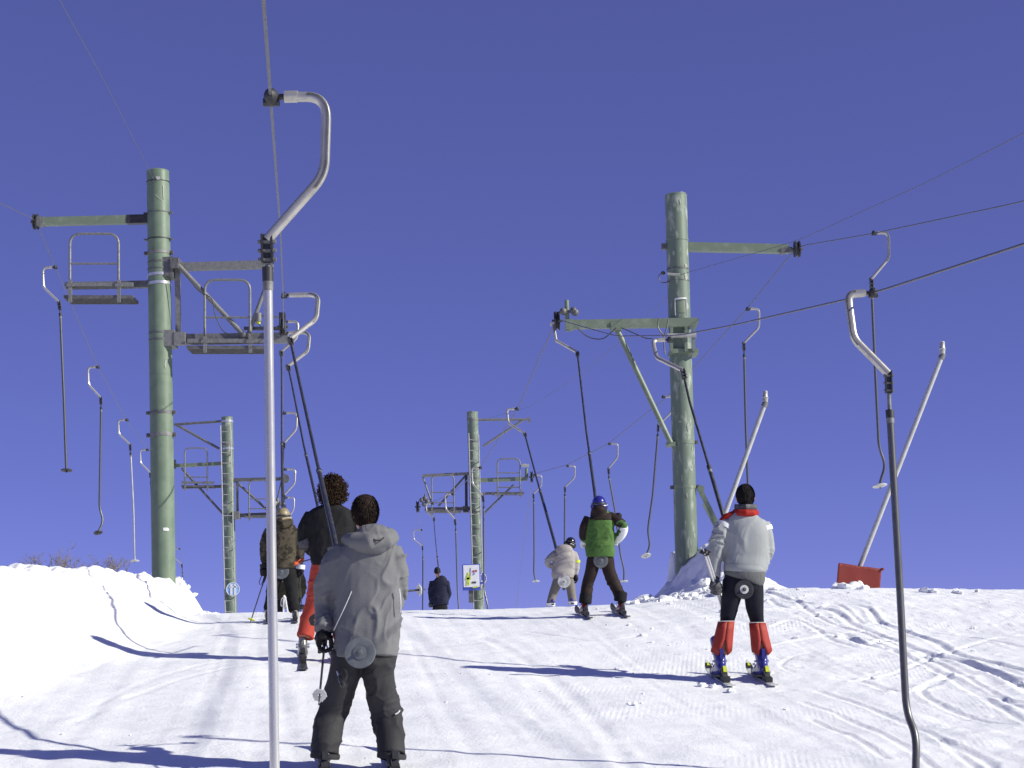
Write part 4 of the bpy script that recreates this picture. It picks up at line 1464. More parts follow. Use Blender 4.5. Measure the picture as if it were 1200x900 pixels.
def body(root, d, head, torso, arms, legs, s, yaw=0, tilt=0, lean=0, k=.72, neck=None):
    """the figure inside the clothes, one continuous surface, with the head"""
    mb = MB()
    hc = P(head[0], head[1], d + head[2])
    L, rot = head_mesh(mb, hc, s, yaw, tilt, lean)
    t0 = torso[0]
    nk = P((t0[0] + t0[1]) / 2, t0[2] + 6 * 11 / d, d + t0[4])
    mb.tube([hc + Vector((0, -.01 * s, -.04 * s)), hc.lerp(nk, .6), nk], [.052 * s, .05 * s, .065 * s], 14)
    ring_torso(mb, [(l + (r_ - l) * (1 - k) / 2, r_ - (r_ - l) * (1 - k) / 2, y, dp * k, sh) for l, r_, y, dp, sh in torso], d)
    for q in arms + legs:
        limb(mb, [(p[0], p[1], p[2], p[3] * k) for p in q], d)
    o = link_mesh('body', remesh(mb, .014 * max(.75, s), 2, 'body'), 'skin', root)
    for sx in (-1, 1):
        MB().ball(L(sx * .030, .084, .006), .012 * s, n=8, m=6).build('eye', 'eye', o)
    return L, rot, o


def garment(root, name, build, m, voxel=.012, smooth=5, amp=.008, seed=0, fxy=5., fz=13., diag=.6, trunk=None):
    mb = MB()
    build(mb)
    me = remesh(mb, voxel * .85, smooth + 5, name)
    if amp:
        crease(me, amp * 1.6, fxy, fz, seed, diag, trunk)
    return link_mesh(name, me, m, root, True, 80)


# --- man in the grey hooded jacket, nearest
d = 11.2
fl, fr = on_snow(380, d), on_snow(461, d)
who = person('man in grey hooded jacket and charcoal trousers, nearest to the camera', (fl + fr) / 2)
TORSO = [(412, 445, 627, .10, .02), (400, 460, 637, .135, .02), (391, 469, 655, .155, .03), (389, 471, 690, .165, .04), (391, 470, 725, .165, .03), (391, 468, 752, .17, .0), (393, 466, 771, .165, -.01)]
ARM_L = [(402, 643, .02, .075), (390, 662, .0, .082), (381, 690, .02, .076), (379, 708, .05, .066), (379, 728, .0, .060), (380, 739, -.03, .050)]
ARM_R = [(459, 642, .02, .070), (464, 660, .02, .074), (467, 682, .05, .070), (464, 695, .14, .060), (458, 700, .26, .05), (446, 700, .30, .045)]
LEG_L = [(408, 762, .0, .115), (405, 785, .0, .108), (397, 812, .03, .100), (388, 838, .06, .095), (382, 862, .0, .092), (381, 886, -.04, .093)]
LEG_R = [(447, 762, .0, .115), (443, 785, .0, .108), (447, 812, .04, .100), (453.5, 836, .07, .098), (457, 862, .01, .093), (459, 886, -.04, .093)]
L, rot, bd = body(who, d, (428, 602, .02), TORSO, [ARM_L, ARM_R], [LEG_L, LEG_R], 1.0, yaw=R(16))


def jk(mb):
    ring_torso(mb, TORSO, d, 28)
    limb(mb, ARM_L, d, 18)
    limb(mb, ARM_R, d, 18)


jacket = garment(who, 'jacket', jk, 'grey_jacket', .0100, 5, .0125, 4, 5.5, 15, .9, trunk=(P(430, 690, d).x, .25))
c_ = MB()
limb(c_, [(372, 726, -.005, .066), (379.5, 729, -.005, .066), (380, 737, -.02, .060)][1:] , d)
c_.build('cuff', 'grey_jacket', jacket)


def hd(mb):
    mb.tube([P(412, 631, d + .10), P(409, 633, d + .0), P(417, 634, d - .09), P(433, 636, d - .125), P(449, 633, d - .09), P(456, 629, d + .0), P(453, 627, d + .10)],
            [(.035, .04), (.052, .06), (.062, .075), (.066, .08), (.062, .075), (.052, .06), (.035, .04)], 16, ref=(0, 0, 1))
    mb.ball(P(433, 641, d - .11), .11, .045, .05)
    mb.ball(P(436, 627, d - .07), .115, .07, .075)


garment(who, 'hood', hd, 'grey_jacket', .0105, 1, .009, 8, 6, 7, .9)
MB().tube([P(435, 629, d - .175), P(439, 633, d - .19), P(446, 633.5, d - .185), P(450, 630, d - .16)], .005, 6).build('hood_fold_shade', 'grey_trouser', jacket)  # dark line painting in the shade of a curved fold in the hood
MB().tube([V(q) for q in cat([tuple(P(412, 693, d - .128)), tuple(P(406, 707, d - .14)), tuple(P(399, 722, d - .135)), tuple(P(391, 739, d - .09))], 4)], .0032, 6).build('piping', 'piping', jacket)
MB().tube([V(q) for q in cat([tuple(P(468, 690, d - .10)), tuple(P(469.5, 704, d - .085)), tuple(P(469.5, 718, d - .08))], 4)], .0045, 6).build('piping', 'piping', jacket)


def tr(mb):
    limb(mb, LEG_L, d, 18)
    limb(mb, LEG_R, d, 18)
    ring_torso(mb, [(396, 462, 745, .15, .0), (394, 463, 765, .155, .0), (398, 456, 780, .13, .0)], d)


trs = garment(who, 'trousers', tr, 'grey_trouser', .0100, 4, .0085, 14, 5.0, 11, .8)
for q in (LEG_L, LEG_R):
    e = q[-1]
    b = MB()
    limb(b, [(e[0] + .6, e[1] - 4, e[2], .0935), (e[0], e[1], e[2], .096), (e[0] - .3, e[1] + 3, e[2], .093)], d, 20)
    b.build('trouser_hem', 'grey_trouser', trs)
MB().tube([P(463, 837, d - .03), P(466, 835.5, d - .025), P(468, 833, d - .015)], [(.014, .006)] * 3, 6).build('logo_tag', 'white', trs)
MB().tube([P(472, 862, d + .02), P(473.3, 875, d + .0), P(473.5, 886, d - .01)], .008, 6).build('side_zip', 'black', trs)
h = MB()
hr = MB().ball(L(0, -.012, .022), .082, .096, .107, 20, 14, rot)
hair_blades(hr, L, rot, 1.0, 5200, 1.02, .034, .35, -.075)
hr.build('hair', 'hair_dark', who)
g = MB()
fist(g, P(381, 752, d - .02), P(384, 770, d - .2) - P(380, 740, d + .1), Vector((1, .3, 0)), 1.18, P(380, 737, d - .02))
link_mesh('glove', remesh(g, .0055, 1, 'glove'), 'black_glove', who)
g = MB()
fist(g, P(440, 700, d + .34), Vector((1, .2, .1)), Vector((0, .3, -1)), 1.15, P(446, 700, d + .30))
link_mesh('glove', remesh(g, .0055, 1, 'glove'), 'black_glove', who)
for f_, m_ in ((fl, 'grey_boot'), (fr, 'black_boot')):
    boot(who, f_ + Vector((0, 0, .025)), HEADING, 1.0, m_, low=True)
ski('ski under the left boot of the man in the grey jacket', fl, HEADING, 1.0, 'ski_dark')
ski('ski under the right boot of the man in the grey jacket', fr, HEADING, 1.0, 'ski_dark')
ski_pole('black ski pole hanging point down from the black glove of the man in grey', P(381, 748, d + .1), P(373.5, 826, d - .78), 'pole_shaft', 'disc_white', basket_at=.13, bsk_r=.04)
ski_pole('pale ski pole whose black grip lies on the left thigh of the man in grey', P(402, 803, d - .25), P(368, 722, d + .62), 'pole_pale', 'black')
ski_pole('ski pole with white basket sticking out beside the right elbow of the man in grey', P(424, 698, d + .40), P(499, 690.5, d + .62), 'pole_shaft', 'white', basket_at=.05, bsk_r=.036)

# --- man in the pale jacket at right
d = 15.9
fl, fr = on_snow(844, d), on_snow(893, d)
who = person('man in pale grey jacket with red collar, red gaiters and blue boots', (fl + fr) / 2)
TORSO = [(860, 887, 601, .10, .03), (849, 896, 609, .13, .03), (846, 901, 622, .15, .03), (847, 902, 640, .16, .04), (848, 901, 655, .16, .03), (848, 899, 665, .155, .0), (850, 896, 670, .15, -.01)]
ARM_L = [(853, 612, .02, .082), (844, 628, .0, .086), (838, 648, -.01, .080), (837, 662, .0, .068), (838, 673, -.02, .058), (838.5, 678, -.03, .046)]
ARM_R = [(893, 613, .03, .078), (898, 630, .03, .074), (899, 647, .06, .068), (894, 652, .18, .058), (884, 648, .30, .046)]
LEG_L = [(860, 680, .0, .108), (858, 695, .0, .097), (854, 715, .02, .080), (852, 730, .04, .066), (849, 750, .0, .066), (846, 768, -.02, .058)]
LEG_R = [(881, 680, .0, .108), (883, 695, .0, .097), (885, 715, .02, .080), (887.5, 730, .04, .066), (890, 750, .0, .066), (893, 768, -.02, .058)]
L, rot, bd = body(who, d, (873.5, 583, .03), TORSO, [ARM_L, ARM_R], [LEG_L, LEG_R], 1.02, yaw=R(-3))
jacket = garment(who, 'jacket', lambda mb: (ring_torso(mb, TORSO, d, 28), limb(mb, ARM_L, d, 18), limb(mb, ARM_R, d, 18)), 'pale_jacket', .0115, 4, .011, 21, 5.5, 15, -.9, trunk=(P(874, 640, d).x, .24))
b = MB()
ring_torso(b, [(848.5, 897, 663, .16, .0), (848, 897, 668, .166, .0), (849.5, 895.5, 671.5, .155, .0)], d)
b.build('waistband', 'pale_jacket', jacket)
b = MB()
b.tube([P(862, 599, d + .12), P(860.5, 600.5, d + .02), P(866, 601, d - .075), P(874, 601, d - .095), P(882, 601, d - .075), P(887, 601, d + .02), P(885, 600, d + .12)],
       [(.024, .016), (.032, .022), (.034, .024), (.034, .024), (.034, .024), (.032, .022), (.024, .016)], 12, ref=(0, 0, 1))
col_ = link_mesh('collar', remesh(b, .009, 2, 'collar'), 'red_cloth', jacket)
b = MB()
b.tube([P(862, 594, d + .10), P(862.5, 594.5, d - .02), P(874, 594.5, d - .08), P(885, 594.5, d - .02), P(885.5, 594, d + .10)], [(.03, .014)] * 5, 10, ref=(0, 0, 1))
b.build('neck_gaiter', 'grey_glove', who)
b = MB()
b.tube([P(866, 600, d + .03), P(858, 603.5, d + .02), P(850, 606.5, d + .02), P(843.5, 611.5, d + .02)], [(.050, .03), (.074, .035), (.074, .035), (.05, .02)], 14, ref=(0, 1, 0))
b.build('shoulder_panel', 'red_cloth', jacket)
for pts_ in ([(851, 615.5, .018, .0905), (849.8, 617.6, .015, .0915), (848.6, 619.7, .012, .0905)], [(894.2, 617.5, .03, .083), (895, 620, .03, .084), (895.8, 622.5, .03, .083)]):
    b = MB()
    limb(b, pts_, d, 24)
    b.build('shoulder_stripe', 'white_cloth', jacket)
sw = garment(who, 'sweater', lambda mb: ring_torso(mb, [(850, 896, 664, .15, .0), (848, 897, 672, .158, .0), (847.5, 896.5, 677, .155, .0), (848.5, 893, 681.5, .145, .0)], d, 28), 'knit', .011, 2, .004, 24, 4, 6)
tights = garment(who, 'tights', lambda mb: (limb(mb, LEG_L[:5], d, 18), limb(mb, LEG_R[:5], d, 18), ring_torso(mb, [(850, 893, 668, .13, .0), (849, 894, 680, .14, .0), (852, 890, 692, .12, .0)], d)), 'navy_tights', .0115, 3, .004, 26, 5, 9)


def gaiter(cx0, cx1, y0, cx2, w1):
    b = MB()
    n = 20
    vs, fs = [], []
    for i, t in enumerate((0, .25, .5, .75, 1.0)):
        c = P(cx0 + (cx2 - cx0) * t, y0 + (766 - y0) * t, d - .005)
        r_ = .078 + (w1 - .078) * t
        for k in range(n + 1):
            # open at the back below the middle: the slit widens downwards
            gap = max(0, t - .48) * .85
            a = -math.pi / 2 + gap + (2 * math.pi - 2 * gap) * k / n
            vs.append(c + Vector((r_ * math.cos(a), r_ * .95 * math.sin(a), .03 * math.cos(2 * a) * t)))
    for i in range(4):
        for k in range(n):
            q = i * (n + 1) + k
            fs.append((q, q + 1, q + n + 2, q + n + 1))
    b.add(vs, fs)
    o = b.build('gaiter', 'gaiter', who)
    md = o.modifiers.new('thick', 'SOLIDIFY')
    md.thickness = .006
    md.offset = 1
    MB().tube([P(cx0 - 9, y0 - .5, d + .0)] + [P(cx0 + 9.6 * math.cos(a), y0 - .5, d - .079 * math.sin(a)) for a in np.linspace(math.pi, 0, 9)], .004, 5).build('gaiter_edge', 'piping', o)
    return o


gaiter(851, 0, 728.5, 845.5, .100)
gaiter(887.5, 0, 730, 893, .096)
hr = MB().ball(L(0, -.010, .022), .0805, .096, .106, 20, 14, rot)
hair_blades(hr, L, rot, 1.02, 4200, 1.02, .024, .35, -.07)
hr.build('hair', 'hair_black', who)
g = MB()
ax_ = (P(847, 718, d + .16) - P(824, 640, d - .22))
gp = P(838.5, 688, d - .06)
fist(g, gp, ax_, Vector((-.2, -.2, 0)) * -1, 1.2, P(838.5, 677, d - .03))
link_mesh('glove', remesh(g, .006, 1, 'glove'), 'grey_glove', who)
g = MB()
fist(g, P(878, 645, d + .36), Vector((0, .3, 1)), Vector((-1, 0, 0)), 1.15, P(884, 648, d + .30))
link_mesh('glove', remesh(g, .006, 1, 'glove'), 'grey_glove', who)
for f_ in (fl, fr):
    boot(who, f_ + Vector((0, 0, .025)), HEADING, 1.06, 'blue_boot', h=.34)
ski('left ski of the man in the pale jacket, yellow and black tip', fl, (-.13, 1, 0), 1.0, 'ski_white', .42, .50, tip_m='yellow', heel_m='yellow')
ski('right ski of the man in the pale jacket, yellow and black tip', fr, (-.13, 1, 0), 1.0, 'ski_white', .42, .50, tip_m='yellow', heel_m='yellow')
ski_pole('outer of the two pale ski poles in the grey glove of the pale-jacketed man', gp + ax_.normalized() * .42 + Vector((.01, .02, 0)), gp - ax_.normalized() * .42 + Vector((-.012, 0, 0)), 'pole_pale', 'black', basket_at=.03, bsk_r=.036, r=.0105)
ski_pole('inner of the two pale ski poles in the grey glove of the pale-jacketed man', gp + ax_.normalized() * .44 + Vector((.035, .05, 0)), gp - ax_.normalized() * .40 + Vector((.014, .02, 0)), 'pole_pale', 'black', basket_at=.03, bsk_r=.034, r=.0105)

# --- curly-haired person in black with red trousers
d = 17.0
fl, fr = on_snow(355, d), on_snow(400, d)
who = person('curly-haired person in black jacket and coral red trousers behind the grey jacket', (fl + fr) / 2)
TORSO = [(377, 402, 592, .10, .02), (364, 414, 599, .13, .02), (358, 418, 612, .15, .02), (361, 416, 632, .15, .02), (363, 414, 650, .15, .0), (366, 412, 662, .145, .0)]
ARM_L = [(366, 603, .02, .075), (358, 617, .0, .076), (356, 632, .0, .068), (363, 644, .04, .060), (371, 650, .06, .05)]
ARM_R = [(411, 603, .02, .075), (418, 618, .02, .074), (420, 634, .05, .066), (414, 645, .14, .058), (406, 650, .2, .048)]
LEG_L = [(378, 662, .0, .115), (374, 680, .0, .108), (369, 704, .03, .092), (362, 726, .03, .086), (357, 747, -.02, .086)]
LEG_R = [(398, 662, .0, .115), (400, 680, .0, .108), (401, 704, .03, .092), (400, 726, .03, .086), (400, 747, -.02, .086)]
L, rot, bd = body(who, d, (390, 575, .03), TORSO, [ARM_L, ARM_R], [LEG_L, LEG_R], 1.0)
jacket = garment(who, 'jacket', lambda mb: (ring_torso(mb, TORSO, d, 24), limb(mb, ARM_L, d, 16), limb(mb, ARM_R, d, 16)), 'black_cloth', .0125, 4, .010, 31, trunk=(P(388, 630, d).x, .25))
b = MB()
limb(b, [(355.6, 632, .0, .074), (358, 637, .01, .0735), (360.5, 640.5, .03, .069)], d)
b.build('sleeve_band', 'grey_glove', jacket)
garment(who, 'trousers', lambda mb: (limb(mb, LEG_L, d, 16), limb(mb, LEG_R, d, 16), ring_torso(mb, [(366, 411, 652, .13, .0), (365, 411, 664, .14, .0), (371, 406, 674, .12, .0)], d)), 'red_trouser', .0125, 4, .010, 33)
hr = MB().ball(L(0, -.015, .0), .112, .115, .135, 18, 12, rot)
for k in range(650):
    z = random.uniform(-.95, 1)
    a = random.uniform(0, 2 * math.pi)
    q = math.sqrt(1 - z * z)
    v = Vector((q * math.cos(a), q * math.sin(a), z))
    if v.y > .45 and v.z < .75:
        continue
    p = L(v.x * .120, v.y * .122 - .015, v.z * .148 - .012)
    t = Vector([random.uniform(-1, 1) for _ in range(3)]) + v * .8
    t.normalize()
    o1 = t.orthogonal().normalized()
    o2 = t.cross(o1)
    ph = random.uniform(0, 6.28)
    rc, ln = random.uniform(.009, .016), random.uniform(.03, .06)
    hr.tube([p + t * (ln * i / 9) + o1 * (rc * math.cos(ph + i * 1.25)) + o2 * (rc * math.sin(ph + i * 1.25)) for i in range(10)], [.0042] * 8 + [.003, .0015], 4)
hr.build('curly_hair', 'hair_curl', who)
g = MB()
fist(g, P(376, 652, d + .04), P(343, 660, d - .05) - P(376, 652, d + .1), Vector((0, 1, -.2)), 1.15, P(371, 650, d + .06))
link_mesh('glove', remesh(g, .006, 1, 'glove'), 'black_glove', who)
g = MB()
fist(g, P(400, 650, d + .24), Vector((1, 0, 0)), Vector((0, 1, -.2)), 1.15, P(406, 650, d + .2))
link_mesh('glove', remesh(g, .006, 1, 'glove'), 'black_glove', who)
for f_ in (fl, fr):
    boot(who, f_ + Vector((0, 0, .025)), HEADING, 1.0, 'grey_boot', low=True)
ski('left ski of the curly-haired person in black', fl, HEADING, 1.0, 'ski_dark')
ski('right ski of the curly-haired person in black', fr, HEADING, 1.0, 'ski_dark')
ski_pole('ski pole with orange grip and strap under the arm of the curly-haired person', P(346, 660.5, d - .12), P(392, 648, d + .95), 'pole_shaft', 'black', 'orange', strap='orange')


def helmet(root, L, rot, s, m, goggle=True):
    b = MB()
    b.ball(L(0, -.008, .03), .104 * s, .122 * s, .112 * s, 22, 14, rot)
    b.tube([L(-.100, -.02, .0), L(-.104, -.02, -.045), L(-.085, .0, -.075)], [.03 * s, .028 * s, .015 * s], 10)
    b.tube([L(.100, -.02, .0), L(.104, -.02, -.045), L(.085, .0, -.075)], [.03 * s, .028 * s, .015 * s], 10)
    b.tube([L(-.095, -.06, -.02), L(0, -.112, -.045), L(.095, -.06, -.02)], [.022 * s, .030 * s, .022 * s], 10)
    o = link_mesh('helmet', remesh(b, .011 * s, 3, 'helmet'), m, root)
    if goggle:
        pts = [L(.112 * math.cos(a), .128 * math.sin(a) - .006, .012) for a in np.linspace(0, 2 * math.pi, 25)]
        MB().tube(pts, [(.004 * s, .016 * s)] * 25, 8, ref=None).build('goggle_strap', 'black', o)
    return o


def simple_person(label, d, cols, s, torso, arms, legs, head, mats, seed, voxel=.0125, yaw=0, tilt=0, lean=0, headgear='helmet', gloves=None, boots='black_boot', amp=.009, skis=None, sock=None):
    fl, fr = on_snow(cols[0], d), on_snow(cols[1], d)
    who = person(label, (fl + fr) / 2)
    L, rot, bd = body(who, d, head, torso, arms, legs, s, yaw, tilt, lean)
    jk_ = garment(who, 'jacket', lambda mb: (ring_torso(mb, torso, d, 24), [limb(mb, a, d, 14) for a in arms]), mats['jacket'], voxel, 4, amp, seed)
    l0, l1 = legs[0][0], legs[1][0]
    yb = torso[-1]
    tr_ = garment(who, 'trousers', lambda mb: ([limb(mb, a, d, 14) for a in legs], ring_torso(mb, [(yb[0] + 2, yb[1] - 2, yb[2] - 6, yb[3] * .8, yb[4]), (yb[0] + 2, yb[1] - 2, yb[2] + 2, yb[3] * .85, yb[4]), (yb[0] + 5, yb[1] - 5, yb[2] + 9, yb[3] * .7, yb[4])], d)),
                  mats['trousers'], voxel, 4, amp, seed + 3)
    if headgear == 'helmet':
        helmet(who, L, rot, s, mats['helmet'])
    else:
        b = MB()
        b.ball(L(0, -.008, .035), .088 * s, .106 * s, .108 * s, 18, 12, rot)
        b.tube([L(0, -.004, -.02), L(0, -.004, .03)], [(.090 * s, .106 * s)] * 2, 18, ref=rot @ Vector((1, 0, 0)))
        b.build('knit_hat', mats['helmet'], who)
    for q, gl in zip(arms, gloves or []):
        if gl is None:
            continue
        e = P(q[-1][0], q[-1][1], d + q[-1][2])
        gp_ = P(gl[0], gl[1], d + gl[2])
        b = MB()
        fist(b, gp_, V(gl[3]), V(gl[4]), s * 1.2, e)
        link_mesh('glove', remesh(b, .008, 1, 'glove'), gl[5], who)
    for f_ in (fl, fr):
        boot(who, f_ + Vector((0, 0, .025)), HEADING, s * 1.0, boots, low=True)
    if skis:
        ski('left ski of ' + skis[0], fl, HEADING, s, skis[1], .5, .72)
        ski('right ski of ' + skis[0], fr, HEADING, s, skis[1], .5, .72)
    return who, L, rot, jk_, tr_


# --- rider in camouflage with tan helmet
d = 20.8
who, L, rot, jk_, tr_ = simple_person(
    'young rider in camouflage jacket and tan helmet, partly behind the tall tube', d, (314, 346), .82,
    [(321, 342, 612, .09, .02), (315, 347, 617, .11, .02), (312, 350, 630, .13, .02), (313, 349, 648, .13, .02), (314, 348, 660, .13, .0), (315, 347, 667, .125, .0)],
    [[(316, 621, .02, .062), (311, 633, .0, .062), (310, 648, .0, .055), (310, 660, .02, .046)], [(346, 621, .02, .062), (351, 634, .0, .062), (352, 648, .0, .055), (351, 662, .0, .046)]],
    [[(324, 668, .0, .095), (321, 684, .0, .088), (318, 700, .02, .075), (315, 716, -.02, .066)], [(339, 668, .0, .095), (341, 684, .0, .088), (343, 700, .02, .075), (345, 717, -.02, .066)]],
    (332, 606, .02), dict(jacket='camo', trousers='black_cloth', helmet='tan'), 41, gloves=[(310, 670, .0, (0, .3, -1), (1, 0, 0), 'black_glove'), (350.5, 671, .0, (0, .3, -1), (-1, 0, 0), 'black_glove')], boots='grey_boot',
    skis=('the rider in camouflage', 'ski_dark'))
MB().tube([P(323, 612, d + .05), P(325, 613, d - .09), P(332, 614, d - .12), P(340, 613, d - .09), P(341, 612, d + .05)], [(.05, .03)] * 5, 10, ref=(0, 0, 1)).build('collar', 'camo', jk_)
b = MB()
limb(b, [(353, 662, .0, .05), (352.5, 667, .0, .05)], d)
b.build('cuff', 'white_cloth', jk_)
b = MB()
limb(b, [(309, 661, .0, .05), (309.5, 666, .0, .05)], d)
b.build('cuff', 'black_glove', jk_)
q = on_snow(293, d - .15)
ski_pole('ski pole with yellow basket planted left of the camouflage rider', P(312, 672, d), q + Vector((0, 0, .0)), 'pole_shaft', 'yellow', basket_at=.05, bsk_r=.042)
ski_pole('ski pole hanging from the right hand of the camouflage rider', P(350.5, 672, d), P(354, 716, d + .35), 'pole_shaft', 'black')

# --- rider in olive beyond, seen between the legs of the camouflage rider
d = 27.5
who, L, rot, jk_, tr_ = simple_person(
    'rider in olive jacket and black trousers glimpsed between the camouflage rider\'s legs', d, (325, 347), .74,
    [(331, 346, 664, .08, .02), (325, 351, 668, .10, .02), (322, 354, 678, .12, .02), (322, 355, 692, .12, .02), (324, 354, 703, .115, .0)],
    [[(325, 671, .02, .055), (321, 682, .0, .053), (320, 694, .02, .045), (324, 702, .1, .04)], [(351, 671, .02, .055), (355, 682, .0, .053), (355, 694, .02, .045), (351, 702, .1, .04)]],
    [[(331, 700, .0, .09), (329, 710, .0, .075), (326, 719, .0, .065), (325, 728, 0, .06)], [(346, 700, .0, .09), (347, 710, .0, .075), (348, 719, .0, .065), (348, 728, 0, .06)]],
    (338, 654, .02), dict(jacket='olive', trousers='black_cloth', helmet='black_helmet'), 51, voxel=.014, gloves=[(327, 704, .16, (0, .3, 1), (1, 0, 0), 'black_glove'), (349, 704, .16, (0, .3, 1), (-1, 0, 0), 'black_glove')])
ski_pole('left one of the two white ski poles behind the camouflage rider', P(333, 699, d - .3), P(331, 738, d - .35), 'white', 'white', 'white', r=.014)
ski_pole('right one of the two white ski poles behind the camouflage rider', P(334, 700, d - .3), P(341, 738, d - .35), 'white', 'white', 'white', r=.014)

# --- child in the green jacket
d = 20.8
who, L, rot, jk_, tr_ = simple_person(
    'child in green jacket with brown shoulders and blue helmet', d, (685, 728), .83,
    [(692, 711, 601, .09, .02), (688, 718, 606, .11, .02), (686, 720, 618, .13, .02), (686.5, 720, 634, .13, .02), (686, 721, 645, .135, .0), (686.5, 720.5, 653, .13, .0)],
    [[(690, 608, .02, .058), (685.5, 618, .0, .056), (684, 627, .02, .05), (685.5, 634, .07, .042)], [(715, 606, .02, .06), (724, 611, -.02, .058), (731, 616, -.04, .052), (727, 625, .02, .05), (721, 633, .1, .044)]],
    [[(696, 655, .0, .092), (693, 670, .0, .083), (688, 686, .02, .074), (686, 702, -.02, .074)], [(711, 655, .0, .092), (714, 670, .0, .083), (721, 686, .02, .074), (727, 700, -.02, .074)]],
    (702, 592, .02), dict(jacket='green_cloth', trousers='brown_cloth', helmet='blue_helmet'), 61, gloves=[(685, 637, .10, (0, .3, 1), (1, 0, 0), 'white_cloth'), (719, 636, .14, (0, .3, 1), (-1, 0, 0), 'white_cloth')], boots='red_boot',
    skis=('the child in the green jacket', 'ski_dark'))
b = MB()
ring_torso(b, [(692.5, 711, 598, .085, .0), (691.5, 712, 602, .105, .0), (688.5, 718.5, 606.5, .122, .02), (687.5, 719.5, 610.5, .128, .02)], d)
b.ball(P(702, 598, d - .03), .098, .10, .07)
link_mesh('hood', remesh(b, .0125, 3, 'hood'), 'brown_cloth', jk_)
b = MB()
limb(b, [(690, 607.5, .02, .064), (685.2, 618, .0, .062), (683.8, 627, .02, .056), (684.5, 631, .04, .05)], d)
b.build('sleeve_panel', 'brown_cloth', jk_)
b = MB()
limb(b, [(714.5, 605.5, .02, .066), (723.5, 610.5, -.02, .063), (730.5, 615, -.04, .054)], d)
b.build('sleeve_panel', 'brown_cloth', jk_)
b = MB()
limb(b, [(731.3, 616.5, -.04, .053), (730, 622, .0, .060), (727, 628, .04, .058), (722, 634, .1, .048)], d)
link_mesh('gauntlet', remesh(b, .012, 2, 'gauntlet'), 'white_cloth', jk_)
MB().ball(P(724.5, 604.5, d + .05), .045, .06, .04).build('pocket_flap', 'black_glove', jk_)
for q in ((686, 702.5), (727, 700)):
    b = MB()
    limb(b, [(q[0] + .9, q[1] - 6, -.008, .0765), (q[0] + .2, q[1] - 1, -.015, .077), (q[0] - .2, q[1] + 4, -.02, .076), (q[0] - .3, q[1] + 5, -.02, .06)], d)
    b.build('trouser_cuff', 'black_cloth', tr_)

# --- small child in beige
d = 24.0
who, L, rot, jk_, tr_ = simple_person(
    'small child in beige snowsuit and black helmet leaning to the right', d, (647, 670), .70,
    [(654, 670, 643, .08, .02), (650, 674, 647, .10, .02), (648, 676, 655, .115, .02), (647, 675, 665, .115, .02), (646, 673, 673, .115, .0), (647, 672, 678, .11, .0)],
    [[(652, 648, .02, .052), (645, 653, -.02, .050), (641.5, 659, -.02, .044), (645, 664, .06, .04)], [(672, 648, .02, .052), (675.5, 657, .0, .050), (675.5, 667, .0, .044), (674.5, 674, .0, .038)]],
    [[(654, 680, .0, .078), (651, 688, .0, .070), (647.5, 698, .0, .064), (645, 708, -.02, .062)], [(666, 680, .0, .078), (668.5, 688, .0, .070), (670, 698, .0, .064), (671, 706, -.02, .062)]],
    (668, 637.5, .06), dict(jacket='beige', trousers='beige_dark', helmet='black_helmet'), 71, lean=R(18), tilt=R(-14), gloves=[(649, 664, .12, (0, .3, 1), (1, 0, 0), 'black_glove'), (673.5, 679, .0, (0, .3, -1), (-1, 0, 0), 'black_glove')], boots='blue_boot')
b = MB()
b.ball(P(661, 644, d - .06), .125, .08, .075)
b.ball(P(661, 650, d - .08), .10, .05, .06)
link_mesh('hood', remesh(b, .013, 3, 'hood'), 'beige', jk_)
b = MB()
limb(b, [(675.6, 656.5, .0, .0535), (675.6, 659.5, .0, .0525)], d)
b.build('arm_stripe', 'sign_lime', jk_)
for q in ((645.2, 709), (671, 707)):
    b = MB()
    limb(b, [(q[0], q[1] - 2, -.02, .066), (q[0], q[1] + 1.5, -.02, .062)], d)
    b.build('trouser_cuff', 'white_cloth', tr_)

# --- person in navy beyond the crest
d = 45.5
simple_person(
    'person in navy jacket and black hat beyond the crest, right of the grey jacket', d, (510, 520), .98,
    [(509, 518, 676.5, .10, .02), (506, 523, 679, .12, .02), (505, 525, 685, .14, .02), (505, 525, 695, .15, .02), (505.5, 526, 704, .15, .0), (506.5, 525.5, 709, .145, .0)],
    [[(506.5, 681, .02, .075), (505, 689, .0, .072), (504.4, 698, .0, .062), (505, 705, .0, .05)], [(523, 681, .02, .075), (525, 689, .0, .072), (526, 697, .03, .062), (524, 704, .12, .05)]],
    [[(512, 710, .0, .11), (511.5, 720, .0, .1), (511, 732, .0, .085), (510, 742, 0, .08)], [(520, 710, .0, .11), (520, 720, .0, .1), (520.5, 732, .0, .085), (520, 742, 0, .08)]],
    (512.5, 670.5, .02), dict(jacket='navy', trousers='black_cloth', helmet='black_cloth'), 81, voxel=.016, headgear='hat', gloves=[(505, 709, .0, (0, .3, -1), (1, 0, 0), 'grey_glove'), (522, 707, .16, (0, .3, 1), (-1, 0, 0), 'grey_glove')])


